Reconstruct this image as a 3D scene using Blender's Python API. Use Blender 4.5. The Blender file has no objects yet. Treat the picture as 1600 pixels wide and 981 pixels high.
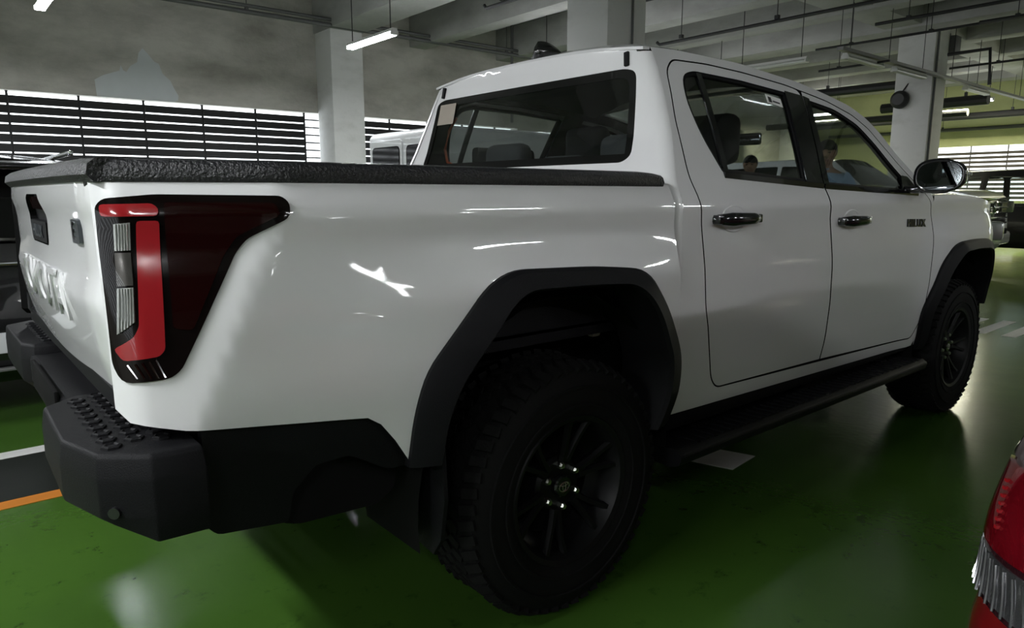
import bpy, bmesh, math, random
import numpy as np
from mathutils import Vector, Matrix
from mathutils.geometry import delaunay_2d_cdt

random.seed(4)
np.random.seed(4)
SC = bpy.context.scene
COL = SC.collection
PI = math.pi

# ------------------------------------------------------------------ camera
cam_d = bpy.data.cameras.new('camera')
cam_d.sensor_width = 36.0
cam_d.lens = 1100.0 / 1600.0 * 36.0
cam_d.clip_start = 0.02
cam = bpy.data.objects.new('camera', cam_d)
COL.objects.link(cam)
cam.location = (-1.405, -2.29, 1.256)
_y, _p = math.radians(50.1), math.radians(9.7)
cam.rotation_euler = (PI / 2 - _p, 0.0, _y - PI / 2)
SC.camera = cam

# ------------------------------------------------------------------ world, exposure
wd = bpy.data.worlds.new('world')
SC.world = wd
wd.use_nodes = True
bg = wd.node_tree.nodes['Background']
bg.inputs[0].default_value = (0.90, 0.96, 1.0, 1)
bg.inputs[1].default_value = 2.4
SC.view_settings.view_transform = 'Standard'
SC.view_settings.look = 'None'
SC.view_settings.gamma = 1.0
SC.view_settings.use_curve_mapping = False
SC.view_settings.exposure = 0.74
LAMP_W = 30.0          # watts thrown down by one fluorescent ceiling fixture
TUBE_E = 40.0          # radiance of its tubes

# ------------------------------------------------------------------ materials
def mat(name, col, rough=0.5, metal=0.0, coat=0.0, spec=0.5, var=0.0, vscale=8.0, bump=0.0, bscale=60.0,
        emit=None, estr=0.0, crough=0.03):
    m = bpy.data.materials.new(name)
    m.use_nodes = True
    nt = m.node_tree
    b = nt.nodes['Principled BSDF']
    b.inputs['Base Color'].default_value = (*col, 1)
    b.inputs['Roughness'].default_value = rough
    b.inputs['Metallic'].default_value = metal
    b.inputs['Coat Weight'].default_value = coat
    b.inputs['Coat Roughness'].default_value = crough
    b.inputs['Specular IOR Level'].default_value = spec
    if emit is not None:
        b.inputs['Emission Color'].default_value = (*emit, 1)
        b.inputs['Emission Strength'].default_value = estr
    tc = nt.nodes.new('ShaderNodeTexCoord')
    if var > 0:
        nz = nt.nodes.new('ShaderNodeTexNoise')
        nz.inputs['Scale'].default_value = vscale
        nz.inputs['Detail'].default_value = 6
        nt.links.new(tc.outputs['Object'], nz.inputs['Vector'])
        mx = nt.nodes.new('ShaderNodeMix')
        mx.data_type = 'RGBA'
        mx.inputs[6].default_value = (*[max(0, c * (1 - var)) for c in col], 1)
        mx.inputs[7].default_value = (*[min(1, c * (1 + var)) for c in col], 1)
        nt.links.new(nz.outputs['Fac'], mx.inputs[0])
        nt.links.new(mx.outputs[2], b.inputs['Base Color'])
    if bump > 0:
        nb = nt.nodes.new('ShaderNodeTexNoise')
        nb.inputs['Scale'].default_value = bscale
        nb.inputs['Detail'].default_value = 4
        nt.links.new(tc.outputs['Object'], nb.inputs['Vector'])
        bp = nt.nodes.new('ShaderNodeBump')
        bp.inputs['Strength'].default_value = bump
        bp.inputs['Distance'].default_value = 0.01
        nt.links.new(nb.outputs['Fac'], bp.inputs['Height'])
        nt.links.new(bp.outputs['Normal'], b.inputs['Normal'])
    return m

def glass(name, tint, ior=1.5, rough=0.0, extra=0.0):
    m = bpy.data.materials.new(name)
    m.use_nodes = True
    nt = m.node_tree
    for n in list(nt.nodes):
        nt.nodes.remove(n)
    out = nt.nodes.new('ShaderNodeOutputMaterial')
    tr = nt.nodes.new('ShaderNodeBsdfTransparent')
    tr.inputs[0].default_value = (*tint, 1)
    gl = nt.nodes.new('ShaderNodeBsdfGlossy')
    gl.inputs['Roughness'].default_value = rough
    gl.inputs['Color'].default_value = (1, 1, 1, 1)
    lw = nt.nodes.new('ShaderNodeLayerWeight')
    lw.inputs['Blend'].default_value = 0.5
    pw = nt.nodes.new('ShaderNodeMath'); pw.operation = 'POWER'; pw.inputs[1].default_value = 4.5
    nt.links.new(lw.outputs['Facing'], pw.inputs[0])
    r0 = ((ior - 1) / (ior + 1)) ** 2
    ma = nt.nodes.new('ShaderNodeMath'); ma.operation = 'MULTIPLY_ADD'; ma.inputs[1].default_value = 1 - 1.6 * r0; ma.inputs[2].default_value = 1.6 * r0
    nt.links.new(pw.outputs[0], ma.inputs[0])
    mx = nt.nodes.new('ShaderNodeMixShader')
    nt.links.new(ma.outputs[0], mx.inputs[0])
    nt.links.new(tr.outputs[0], mx.inputs[1])
    nt.links.new(gl.outputs[0], mx.inputs[2])
    nt.links.new(mx.outputs[0], out.inputs[0])
    return m

M = {}
M['paint'] = mat('white_car_paint', (0.73, 0.73, 0.735), 0.35, coat=1.0, spec=0.4)
M['paint'].node_tree.nodes['Principled BSDF'].inputs['Coat IOR'].default_value = 1.75
M['plastic'] = mat('black_textured_plastic', (0.006, 0.006, 0.007), 0.50, bump=0.25, bscale=420, spec=0.13)
M['railcap'] = mat('grained_black_plastic', (0.010, 0.010, 0.012), 0.36, bump=0.8, bscale=150, spec=0.55)
M['gloss_black'] = mat('gloss_black', (0.008, 0.008, 0.009), 0.12, coat=0.6, spec=0.5)
M['rubber'] = mat('tyre_rubber', (0.0065, 0.0065, 0.0065), 0.8, spec=0.15, bump=0.2, bscale=200)
M['rim'] = mat('black_alloy', (0.006, 0.006, 0.0065), 0.45, metal=0.0, spec=0.25)
M['nut'] = mat('steel_nut', (0.62, 0.64, 0.58), 0.3, metal=1.0)
M['chrome'] = mat('chrome', (0.75, 0.76, 0.78), 0.12, metal=1.0)
M['dark'] = mat('dark_underbody_and_gaps', (0.005, 0.005, 0.005), 0.85, spec=0.1)  # underbody black, also used to paint shade into panel gaps
M['frame_grey'] = mat('painted_frame_metal', (0.5, 0.5, 0.47), 0.55, spec=0.4, var=0.3, vscale=30)
M['glass_side'] = glass('tinted_side_glass', (0.44, 0.46, 0.46), 1.5)
M['glass_rear'] = glass('tinted_rear_glass', (0.72, 0.77, 0.75), 1.5)
M['glass_front'] = glass('windscreen_glass', (0.72, 0.78, 0.75), 1.45)
M['glass_dark'] = glass('dark_car_glass', (0.10, 0.11, 0.11), 1.55)
M['frit'] = mat('black_glass_border', (0.006, 0.006, 0.006), 0.08, spec=0.5)
M['seat'] = mat('charcoal_seat_fabric', (0.035, 0.036, 0.040), 0.85, bump=0.2, bscale=300)
M['trim_int'] = mat('interior_plastic', (0.018, 0.018, 0.019), 0.6)
M['liner'] = mat('headliner_fabric', (0.10, 0.10, 0.10), 0.9)
M['orange'] = mat('orange_trim', (0.55, 0.11, 0.03), 0.5)
M['white_label'] = mat('white_paper_label', (0.80, 0.80, 0.78), 0.6)
M['ink'] = mat('black_ink', (0.02, 0.02, 0.02), 0.6)
M['tan'] = mat('tan_cardboard', (0.33, 0.29, 0.24), 0.7, var=0.1, vscale=12)
M['lamp_black'] = mat('lamp_black_housing', (0.003, 0.0015, 0.0015), 0.12, coat=0.25, spec=0.25)
M['lamp_dkred'] = mat('lamp_smoked_red', (0.008, 0.0006, 0.0008), 0.08, coat=0.6, spec=0.25)
M['lamp_red'] = mat('lamp_red_lens', (0.27, 0.010, 0.014), 0.12, coat=1.0, spec=0.5)
M['lamp_clear'] = mat('lamp_clear_lens', (0.36, 0.37, 0.35), 0.22, metal=0.6, coat=1.0)
M['lamp_smoke'] = mat('lamp_smoked_reflector', (0.09, 0.085, 0.08), 0.15, metal=0.6, coat=1.0)
M['mirror'] = mat('mirror_glass', (0.32, 0.35, 0.37), 0.02, metal=1.0)
M['badge'] = mat('grey_badge', (0.10, 0.11, 0.12), 0.3, metal=0.6)

# ------------------------------------------------------------------ mesh helpers
def tag(o, label=None, cat=None, group=None, kind=None):
    if label: o['label'] = label
    if cat: o['category'] = cat
    if group: o['group'] = group
    if kind: o['kind'] = kind
    return o

def link(name, me, m, parent=None):
    o = bpy.data.objects.new(name, me)
    COL.objects.link(o)
    if m is not None and not me.materials:
        me.materials.append(M[m] if isinstance(m, str) else m)
    if parent is not None:
        o.parent = parent
    return o

def empty(name, loc=(0, 0, 0), rz=0.0):
    o = bpy.data.objects.new(name, None)
    o.empty_display_size = 0.2
    o.location = loc
    o.rotation_euler = (0, 0, rz)
    COL.objects.link(o)
    return o

def meshobj(name, verts, faces, m, parent=None, smooth=False, angle=None):
    me = bpy.data.meshes.new(name)
    me.from_pydata([tuple(v) for v in verts], [], [tuple(f) for f in faces])
    bm = bmesh.new(); bm.from_mesh(me)
    bmesh.ops.recalc_face_normals(bm, faces=bm.faces)
    bm.to_mesh(me); bm.free()
    if smooth:
        me.polygons.foreach_set('use_smooth', [True] * len(me.polygons))
        if angle:
            try: me.set_sharp_from_angle(angle=angle)
            except Exception: pass
    me.update()
    return link(name, me, m, parent)

def bmobj(name, bm, m, parent=None, smooth=False, angle=0.6):
    bmesh.ops.recalc_face_normals(bm, faces=bm.faces)
    me = bpy.data.meshes.new(name)
    bm.to_mesh(me); bm.free()
    if smooth:
        me.polygons.foreach_set('use_smooth', [True] * len(me.polygons))
        me.set_sharp_from_angle(angle=angle)
    return link(name, me, m, parent)

def bm_box(bm, c, s, rz=0.0, ry=0.0, rx=0.0, bev=0.0, seg=2):
    r = bmesh.ops.create_cube(bm, size=1.0)
    vs = r['verts']
    mt = Matrix.Translation(c) @ Matrix.Rotation(rz, 4, 'Z') @ Matrix.Rotation(ry, 4, 'Y') @ Matrix.Rotation(rx, 4, 'X') @ Matrix.Diagonal((*s, 1))
    bmesh.ops.transform(bm, matrix=mt, verts=vs)
    if bev > 0:
        es = list({e for v in vs for e in v.link_edges})
        bmesh.ops.bevel(bm, geom=es, offset=bev, segments=seg, affect='EDGES', profile=0.5)

def box(name, c, s, m, parent=None, rz=0.0, ry=0.0, rx=0.0, bev=0.0, seg=2):
    bm = bmesh.new()
    bm_box(bm, c, s, rz, ry, rx, bev, seg)
    return bmobj(name, bm, m, parent, smooth=bev > 0)

def bm_tube(bm, pts, r, n=8, cap=True):
    pts = [Vector(p) for p in pts]
    rings = []
    up = Vector((0, 0, 1))
    for i, p in enumerate(pts):
        a = pts[max(0, i - 1)]; b = pts[min(len(pts) - 1, i + 1)]
        t = (b - a).normalized()
        u = up if abs(t.dot(up)) < 0.95 else Vector((1, 0, 0))
        x = t.cross(u).normalized(); y = x.cross(t).normalized()
        rr = r[i] if isinstance(r, (list, tuple)) else r
        rings.append([bm.verts.new(p + rr * (math.cos(2 * PI * k / n) * x + math.sin(2 * PI * k / n) * y)) for k in range(n)])
    for a, b in zip(rings[:-1], rings[1:]):
        for k in range(n):
            bm.faces.new((a[k], a[(k + 1) % n], b[(k + 1) % n], b[k]))
    if cap:
        bm.faces.new(rings[0][::-1]); bm.faces.new(rings[-1])

def tube(name, pts, r, m, parent=None, n=8):
    bm = bmesh.new()
    bm_tube(bm, pts, r, n)
    return bmobj(name, bm, m, parent, smooth=True)

def prism(name, poly, axis, a, b, m, parent=None, bev=0.0, seg=2):
    """polygon in the two other axes (in x,y,z order) pushed from a to b along axis"""
    bm = bmesh.new()
    def mk(p, t):
        if axis == 'x': return (t, p[0], p[1])
        if axis == 'y': return (p[0], t, p[1])
        return (p[0], p[1], t)
    lo = [bm.verts.new(mk(p, a)) for p in poly]
    hi = [bm.verts.new(mk(p, b)) for p in poly]
    n = len(poly)
    bm.faces.new(lo); bm.faces.new(hi[::-1])
    for i in range(n):
        bm.faces.new((lo[i], lo[(i + 1) % n], hi[(i + 1) % n], hi[i]))
    bmesh.ops.recalc_face_normals(bm, faces=bm.faces)
    if bev > 0:
        bmesh.ops.bevel(bm, geom=list(bm.edges), offset=bev, segments=seg, affect='EDGES', profile=0.5)
    return bmobj(name, bm, m, parent, smooth=bev > 0)

def grid(name, rows, m, parent=None, closed_u=False, closed_v=False, smooth=True, angle=None, caps=False):
    """rows: list of lists of points"""
    nr, nc = len(rows), len(rows[0])
    v = [p for r in rows for p in r]
    f = []
    for i in range(nr if closed_v else nr - 1):
        for j in range(nc if closed_u else nc - 1):
            a = i * nc + j; b = i * nc + (j + 1) % nc
            i2 = (i + 1) % nr
            f.append((a, b, i2 * nc + (j + 1) % nc, i2 * nc + j))
    if caps:
        f.append(tuple(range(nc))[::-1]); f.append(tuple((nr - 1) * nc + k for k in range(nc)))
    return meshobj(name, v, f, m, parent, smooth, angle)

def lathe(bm, prof, n, centre, axis='y'):
    """prof: list of (radius, offset along axis)"""
    rings = []
    for r, t in prof:
        ring = []
        for k in range(n):
            a = 2 * PI * k / n
            if axis == 'y': p = (centre[0] + r * math.cos(a), centre[1] + t, centre[2] + r * math.sin(a))
            elif axis == 'x': p = (centre[0] + t, centre[1] + r * math.cos(a), centre[2] + r * math.sin(a))
            else: p = (centre[0] + r * math.cos(a), centre[1] + r * math.sin(a), centre[2] + t)
            ring.append(bm.verts.new(p))
        rings.append(ring)
    for a, b in zip(rings[:-1], rings[1:]):
        for k in range(n):
            bm.faces.new((a[k], a[(k + 1) % n], b[(k + 1) % n], b[k]))
    return rings

def pip(pts, poly):
    """points in polygon, vectorised"""
    x, y = pts[:, 0], pts[:, 1]
    ins = np.zeros(len(pts), bool)
    n = len(poly)
    for i in range(n):
        x1, y1 = poly[i]; x2, y2 = poly[(i + 1) % n]
        if y1 == y2: continue
        c = ((y1 > y) != (y2 > y)) & (x < (x2 - x1) * (y - y1) / (y2 - y1) + x1)
        ins ^= c
    return ins

def resample(poly, res, closed=True):
    out = []
    n = len(poly)
    for i in range(n if closed else n - 1):
        a = np.array(poly[i], float); b = np.array(poly[(i + 1) % n], float)
        k = max(1, int(math.ceil(np.linalg.norm(b - a) / res)))
        for j in range(k):
            out.append(tuple(a + (b - a) * j / k))
    if not closed: out.append(tuple(poly[-1]))
    return out

def rnd(poly, r, n=5, closed=True):
    """round polygon corners; r a number or list per corner"""
    out = []
    N = len(poly)
    for i in range(N):
        if not closed and i in (0, N - 1):
            out.append(tuple(poly[i])); continue
        rr = r[i] if isinstance(r, (list, tuple)) else r
        p = np.array(poly[i], float); a = np.array(poly[i - 1], float); b = np.array(poly[(i + 1) % N], float)
        la, lb = np.linalg.norm(a - p), np.linalg.norm(b - p)
        d = min(rr, 0.48 * la, 0.48 * lb)
        if d < 1e-4:
            out.append(tuple(p)); continue
        s = p + (a - p) / la * d; e = p + (b - p) / lb * d
        for k in range(n + 1):
            t = k / n
            out.append(tuple((1 - t) ** 2 * s + 2 * t * (1 - t) * p + t * t * e))
    return out

def panel(name, P, outline, m, parent=None, holes=(), res=0.03, thick=0.012, out=(0, -1, 0), rim=None):
    """sheet with thickness; P(u,v)->(N,3) maps the flat outline to space, smooth normals come from P"""
    loops = [resample(outline, res)] + [resample(h, res) for h in holes]
    V, E = [], []
    for L in loops:
        s = len(V); V += L
        E += [(s + i, s + (i + 1) % len(L)) for i in range(len(L))]
    nb = len(V)
    arr = np.array(loops[0])
    u0, v0 = arr.min(0); u1, v1 = arr.max(0)
    gu, gv = np.meshgrid(np.arange(u0 + res / 2, u1, res), np.arange(v0 + res / 2, v1, res))
    g = np.stack([gu.ravel(), gv.ravel()], 1)
    keep = pip(g, loops[0])
    for h in loops[1:]: keep &= ~pip(g, h)
    g = g[keep]
    if len(g):
        bpts = np.array(V)
        d = np.min(np.hypot(g[:, None, 0] - bpts[None, :, 0], g[:, None, 1] - bpts[None, :, 1]), 1)
        g = g[d > 0.45 * res]
    V += [tuple(p) for p in g]
    r = delaunay_2d_cdt([Vector(p) for p in V], E, [], 0, 1e-6)
    pts = np.array([(p.x, p.y) for p in r[0]])
    tri = np.array([f for f in r[2] if len(f) == 3])
    c = pts[tri].mean(1)
    k = pip(c, loops[0])
    for h in loops[1:]: k &= ~pip(c, h)
    tri = tri[k]
    X = P(pts[:, 0], pts[:, 1])
    e = 2e-3
    du = P(pts[:, 0] + e, pts[:, 1]) - P(pts[:, 0] - e, pts[:, 1])
    dv = P(pts[:, 0], pts[:, 1] + e) - P(pts[:, 0], pts[:, 1] - e)
    N = np.cross(du, dv)
    N /= np.maximum(np.linalg.norm(N, axis=1, keepdims=True), 1e-12)
    if (N @ np.array(out, float)).mean() < 0: N = -N
    a, b, cc = X[tri[:, 0]], X[tri[:, 1]], X[tri[:, 2]]
    fn = np.cross(b - a, cc - a)
    fl = (fn * N[tri].mean(1)).sum(1) < 0
    tri[fl] = tri[fl][:, ::-1]
    verts = X.tolist(); faces = tri.tolist(); ln = N[tri].reshape(-1, 3).tolist()
    nface = len(faces)
    if thick > 0:
        ec = {}
        for t in faces:
            for i in range(3):
                ec[(t[i], t[(i + 1) % 3])] = 1
        bd = [ed for ed in ec if (ed[1], ed[0]) not in ec]
        for (i, j) in bd:
            s = len(verts)
            pi, pj = X[i], X[j]
            qi, qj = pi - N[i] * thick, pj - N[j] * thick
            verts += [pi.tolist(), pj.tolist(), qj.tolist(), qi.tolist()]
            faces.append((s + 1, s, s + 3, s + 2))
            nn = np.cross(pi - pj, qi - pj)
            nn = np.cross(pi - pj, qj - pj)
            L = np.linalg.norm(nn); nn = nn / L if L > 1e-12 else N[i]
            # lip blends from the sheet normal to the edge normal so rims catch light
            for _ in range(4): ln.append(nn.tolist())
    me = bpy.data.meshes.new(name)
    me.from_pydata(verts, [], faces)
    me.polygons.foreach_set('use_smooth', [True] * len(me.polygons))
    me.normals_split_custom_set(ln)
    if rim is not None:
        me.materials.append(M[m]); me.materials.append(M[rim])  # dark rim colour stands in for shade in the shut lines
        me.polygons.foreach_set('material_index', [0] * nface + [1] * (len(me.polygons) - nface))
    me.update()
    return link(name, me, m, parent)

def text_mesh(name, body, size, depth, place, m, parent=None, sx=1.0, bold=0.0, align='CENTER', space=1.0):
    """place(x, y, z) maps text space to the world"""
    cu = bpy.data.curves.new(name, 'FONT')
    cu.body = body; cu.size = size; cu.space_character = space; cu.extrude = depth; cu.offset = bold
    cu.align_x = align; cu.align_y = 'CENTER'; cu.resolution_u = 3
    t = bpy.data.objects.new(name, cu)
    COL.objects.link(t)
    me = bpy.data.meshes.new_from_object(t)
    bpy.data.objects.remove(t); bpy.data.curves.remove(cu)
    for v in me.vertices:
        v.co = place(v.co.x * sx, v.co.y, v.co.z)
    me.materials.clear()
    bm = bmesh.new(); bm.from_mesh(me)
    bmesh.ops.recalc_face_normals(bm, faces=bm.faces)
    bm.to_mesh(me); bm.free()
    return link(name, me, m, parent)

def smooth_curve(xs, ys, sigma, lo, hi, n=1200):
    """piecewise-linear curve softened with a gaussian, returned as a function"""
    g = np.linspace(lo - 4 * sigma, hi + 4 * sigma, n)
    xs = np.array(xs, float); ys = np.array(ys, float)
    y = np.interp(g, xs, ys)
    l = g < xs[0]; y[l] = ys[0] + (g[l] - xs[0]) * (ys[1] - ys[0]) / (xs[1] - xs[0])
    r = g > xs[-1]; y[r] = ys[-1] + (g[r] - xs[-1]) * (ys[-1] - ys[-2]) / (xs[-1] - xs[-2])
    st = g[1] - g[0]; k = int(4 * sigma / st)
    ker = np.exp(-0.5 * (np.arange(-k, k + 1) * st / sigma) ** 2); ker /= ker.sum()
    pad = np.concatenate([y[0] + (np.arange(-k, 0)) * (y[1] - y[0]), y, y[-1] + (np.arange(1, k + 1)) * (y[-1] - y[-2])])
    y = np.convolve(pad, ker, 'valid')
    return lambda q: np.interp(q, g, y)

def sstep(a, b, x):
    t = np.clip((np.asarray(x, float) - a) / (b - a), 0, 1)
    return t * t * (3 - 2 * t)
# ================================================================== THE GARAGE
def concrete(name, base, stain, lo=0.35, hi=0.7, scale=0.9, rough=0.85, bump=0.25):
    m = bpy.data.materials.new(name)
    m.use_nodes = True
    nt = m.node_tree
    b = nt.nodes['Principled BSDF']
    b.inputs['Roughness'].default_value = rough
    b.inputs['Specular IOR Level'].default_value = 0.3
    tc = nt.nodes.new('ShaderNodeTexCoord')
    n1 = nt.nodes.new('ShaderNodeTexNoise'); n1.inputs['Scale'].default_value = scale; n1.inputs['Detail'].default_value = 8
    n1.inputs['Roughness'].default_value = 0.62
    mp = nt.nodes.new('ShaderNodeMapping'); mp.inputs['Scale'].default_value = (1.0, 1.0, 2.2)
    nt.links.new(tc.outputs['Object'], mp.inputs['Vector'])
    nt.links.new(mp.outputs[0], n1.inputs['Vector'])
    cr = nt.nodes.new('ShaderNodeValToRGB')
    cr.color_ramp.elements[0].position = lo; cr.color_ramp.elements[0].color = (*stain, 1)
    cr.color_ramp.elements[1].position = hi; cr.color_ramp.elements[1].color = (*base, 1)
    nt.links.new(n1.outputs['Fac'], cr.inputs['Fac'])
    nt.links.new(cr.outputs[0], b.inputs['Base Color'])
    n2 = nt.nodes.new('ShaderNodeTexNoise'); n2.inputs['Scale'].default_value = 14; n2.inputs['Detail'].default_value = 6
    nt.links.new(tc.outputs['Object'], n2.inputs['Vector'])
    bp = nt.nodes.new('ShaderNodeBump'); bp.inputs['Strength'].default_value = bump; bp.inputs['Distance'].default_value = 0.03
    nt.links.new(n2.outputs['Fac'], bp.inputs['Height'])
    nt.links.new(bp.outputs[0], b.inputs['Normal'])
    return m

M['wall'] = concrete('stained_plaster_wall', (0.54, 0.52, 0.48), (0.30, 0.285, 0.255), 0.30, 0.60, 0.8)
M['patch'] = mat('fresh_grey_plaster', (0.56, 0.585, 0.60), 0.9, var=0.06, vscale=5)
M['column'] = concrete('white_column_paint', (0.66, 0.66, 0.65), (0.52, 0.52, 0.50), 0.25, 0.5, 1.4, 0.7, 0.12)
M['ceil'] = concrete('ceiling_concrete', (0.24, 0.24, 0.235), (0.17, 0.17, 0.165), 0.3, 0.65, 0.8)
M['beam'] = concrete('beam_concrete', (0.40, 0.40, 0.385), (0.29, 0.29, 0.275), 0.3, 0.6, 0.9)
M['farwall'] = concrete('yellow_lit_wall', (0.66, 0.68, 0.36), (0.52, 0.55, 0.28), 0.3, 0.6, 0.6)  # base colour carries the yellowish light falling on this wall
M['slat'] = mat('dark_louvre_metal', (0.018, 0.018, 0.018), 0.5, spec=0.3)
M['slat_far'] = mat('brown_louvre_metal', (0.10, 0.085, 0.075), 0.6)
M['steel_black'] = mat('black_steel', (0.022, 0.022, 0.024), 0.5)
M['steel_grey'] = mat('galvanised_steel', (0.22, 0.22, 0.22), 0.5, metal=0.5, var=0.2, vscale=20)
M['pipe_grey'] = mat('dull_grey_pipe', (0.10, 0.10, 0.10), 0.5, var=0.2, vscale=10)
M['fix_white'] = mat('white_fixture_enamel', (0.72, 0.72, 0.70), 0.35)
M['tube'] = mat('fluorescent_tube', (1, 1, 1), 0.4, emit=(0.96, 0.98, 1.0), estr=TUBE_E)
M['tube_off'] = mat('unlit_tube', (0.62, 0.63, 0.60), 0.3)
M['line_white'] = mat('white_road_paint', (0.55, 0.55, 0.53), 0.45, var=0.12, vscale=18)
M['line_orange'] = mat('orange_road_paint', (0.50, 0.17, 0.02), 0.45, var=0.12, vscale=18)
M['line_black'] = mat('black_floor_paint', (0.012, 0.014, 0.012), 0.3, var=0.2, vscale=6)

def floor_mat():
    m = bpy.data.materials.new('green_epoxy_floor')
    m.use_nodes = True
    nt = m.node_tree
    b = nt.nodes['Principled BSDF']
    tc = nt.nodes.new('ShaderNodeTexCoord')
    n1 = nt.nodes.new('ShaderNodeTexNoise'); n1.inputs['Scale'].default_value = 0.7; n1.inputs['Detail'].default_value = 7
    nt.links.new(tc.outputs['Object'], n1.inputs['Vector'])
    cr = nt.nodes.new('ShaderNodeValToRGB')
    cr.color_ramp.elements[0].position = 0.3; cr.color_ramp.elements[0].color = (0.030, 0.074, 0.011, 1)
    cr.color_ramp.elements[1].position = 0.7; cr.color_ramp.elements[1].color = (0.050, 0.118, 0.016, 1)
    nt.links.new(n1.outputs['Fac'], cr.inputs['Fac'])
    # tyre scuffs and specks
    n3 = nt.nodes.new('ShaderNodeTexNoise'); n3.inputs['Scale'].default_value = 9; n3.inputs['Detail'].default_value = 8; n3.inputs['Roughness'].default_value = 0.7
    nt.links.new(tc.outputs['Object'], n3.inputs['Vector'])
    c3 = nt.nodes.new('ShaderNodeValToRGB')
    c3.color_ramp.elements[0].position = 0.28; c3.color_ramp.elements[0].color = (0.45, 0.45, 0.45, 1)
    c3.color_ramp.elements[1].position = 0.42; c3.color_ramp.elements[1].color = (1, 1, 1, 1)
    nt.links.new(n3.outputs['Fac'], c3.inputs['Fac'])
    mx = nt.nodes.new('ShaderNodeMix'); mx.data_type = 'RGBA'; mx.blend_type = 'MULTIPLY'; mx.inputs[0].default_value = 1.0
    nt.links.new(cr.outputs[0], mx.inputs[6]); nt.links.new(c3.outputs[0], mx.inputs[7])
    nt.links.new(mx.outputs[2], b.inputs['Base Color'])
    n2 = nt.nodes.new('ShaderNodeTexNoise'); n2.inputs['Scale'].default_value = 5; n2.inputs['Detail'].default_value = 4
    nt.links.new(tc.outputs['Object'], n2.inputs['Vector'])
    mr = nt.nodes.new('ShaderNodeMapRange'); mr.inputs[3].default_value = 0.15; mr.inputs[4].default_value = 0.27
    nt.links.new(n2.outputs['Fac'], mr.inputs[0]); nt.links.new(mr.outputs[0], b.inputs['Roughness'])
    b.inputs['Specular IOR Level'].default_value = 0.45
    n4 = nt.nodes.new('ShaderNodeTexNoise'); n4.inputs['Scale'].default_value = 26; n4.inputs['Detail'].default_value = 3
    nt.links.new(tc.outputs['Object'], n4.inputs['Vector'])
    bp = nt.nodes.new('ShaderNodeBump'); bp.inputs['Strength'].default_value = 0.06; bp.inputs['Distance'].default_value = 0.01
    nt.links.new(n4.outputs['Fac'], bp.inputs['Height']); nt.links.new(bp.outputs[0], b.inputs['Normal'])
    return m
M['floor'] = floor_mat()

XB, XF, YR, YL, ZC = -9.0, 22.0, -14.0, 9.85, 4.62

def struct(o):
    o['kind'] = 'structure'
    return o

floor = struct(box('floor', ((XB + XF) / 2, (YL + YR) / 2, -0.1), (XF - XB + 1, YL - YR + 1, 0.2), 'floor'))
def paint(poly, m, name='painted_line'):
    return prism(name, poly, 'z', 0.0005, 0.0025, m, floor)
paint([(-8, 1.735), (8.5, 1.735), (8.5, 1.84), (-8, 1.84)], 'line_white')
paint([(-8, 1.068), (8.5, 1.068), (8.5, 1.155), (-8, 1.155)], 'line_orange')
paint([(-8, 1.157), (8.5, 1.157), (8.5, 1.733), (-8, 1.733)], 'line_black', 'painted_band')
paint([(1.20, -0.10), (1.352, -0.58), (1.584, -0.554), (1.43, -0.10)], 'line_white')
for k in range(5):
    y1 = 0.35 - 0.235 * k
    paint([(5.92, y1 - 0.11), (6.84, y1 - 0.11), (6.84, y1), (5.92, y1)], 'line_white')
paint([(9.0, -0.9), (9.9, -0.6), (9.9, -0.5), (9.0, -0.8)], 'line_orange')

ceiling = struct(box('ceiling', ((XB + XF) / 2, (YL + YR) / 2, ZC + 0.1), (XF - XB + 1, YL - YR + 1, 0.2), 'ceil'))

# left wall with its strip of louvres
LZ0, LZ1 = 1.06, 2.665
WX1 = 8.9
wall = bmesh.new()
bm_box(wall, ((XB + XF) / 2, YL + 0.12, (LZ1 + ZC) / 2), (XF - XB, 0.24, ZC - LZ1))
bm_box(wall, ((XB + XF) / 2, YL + 0.12, LZ0 / 2), (XF - XB, 0.24, LZ0))
bm_box(wall, ((WX1 + XF) / 2, YL + 0.12, (LZ0 + LZ1) / 2), (XF - WX1, 0.24, LZ1 - LZ0))
bm_box(wall, ((XB - 4.6) / 2, YL + 0.12, (LZ0 + LZ1) / 2), (-4.6 - XB, 0.24, LZ1 - LZ0))
wall_left = struct(bmobj('wall_left', wall, 'wall'))
pp = [(0.80, 2.668), (0.79, 2.90), (0.90, 2.97), (1.02, 3.02), (1.13, 3.06), (1.15, 3.14), (1.18, 3.07), (1.22, 3.05), (1.28, 3.14), (1.38, 3.21),
      (1.41, 3.35), (1.47, 3.42), (1.55, 3.33), (1.62, 3.24), (1.68, 3.22), (1.72, 3.08), (1.83, 2.98), (1.88, 2.86), (1.93, 2.77), (1.92, 2.69), (1.86, 2.668)]
prism('plaster_patch', pp, 'y', YL - 0.004, YL + 0.01, 'patch', wall_left)

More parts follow.
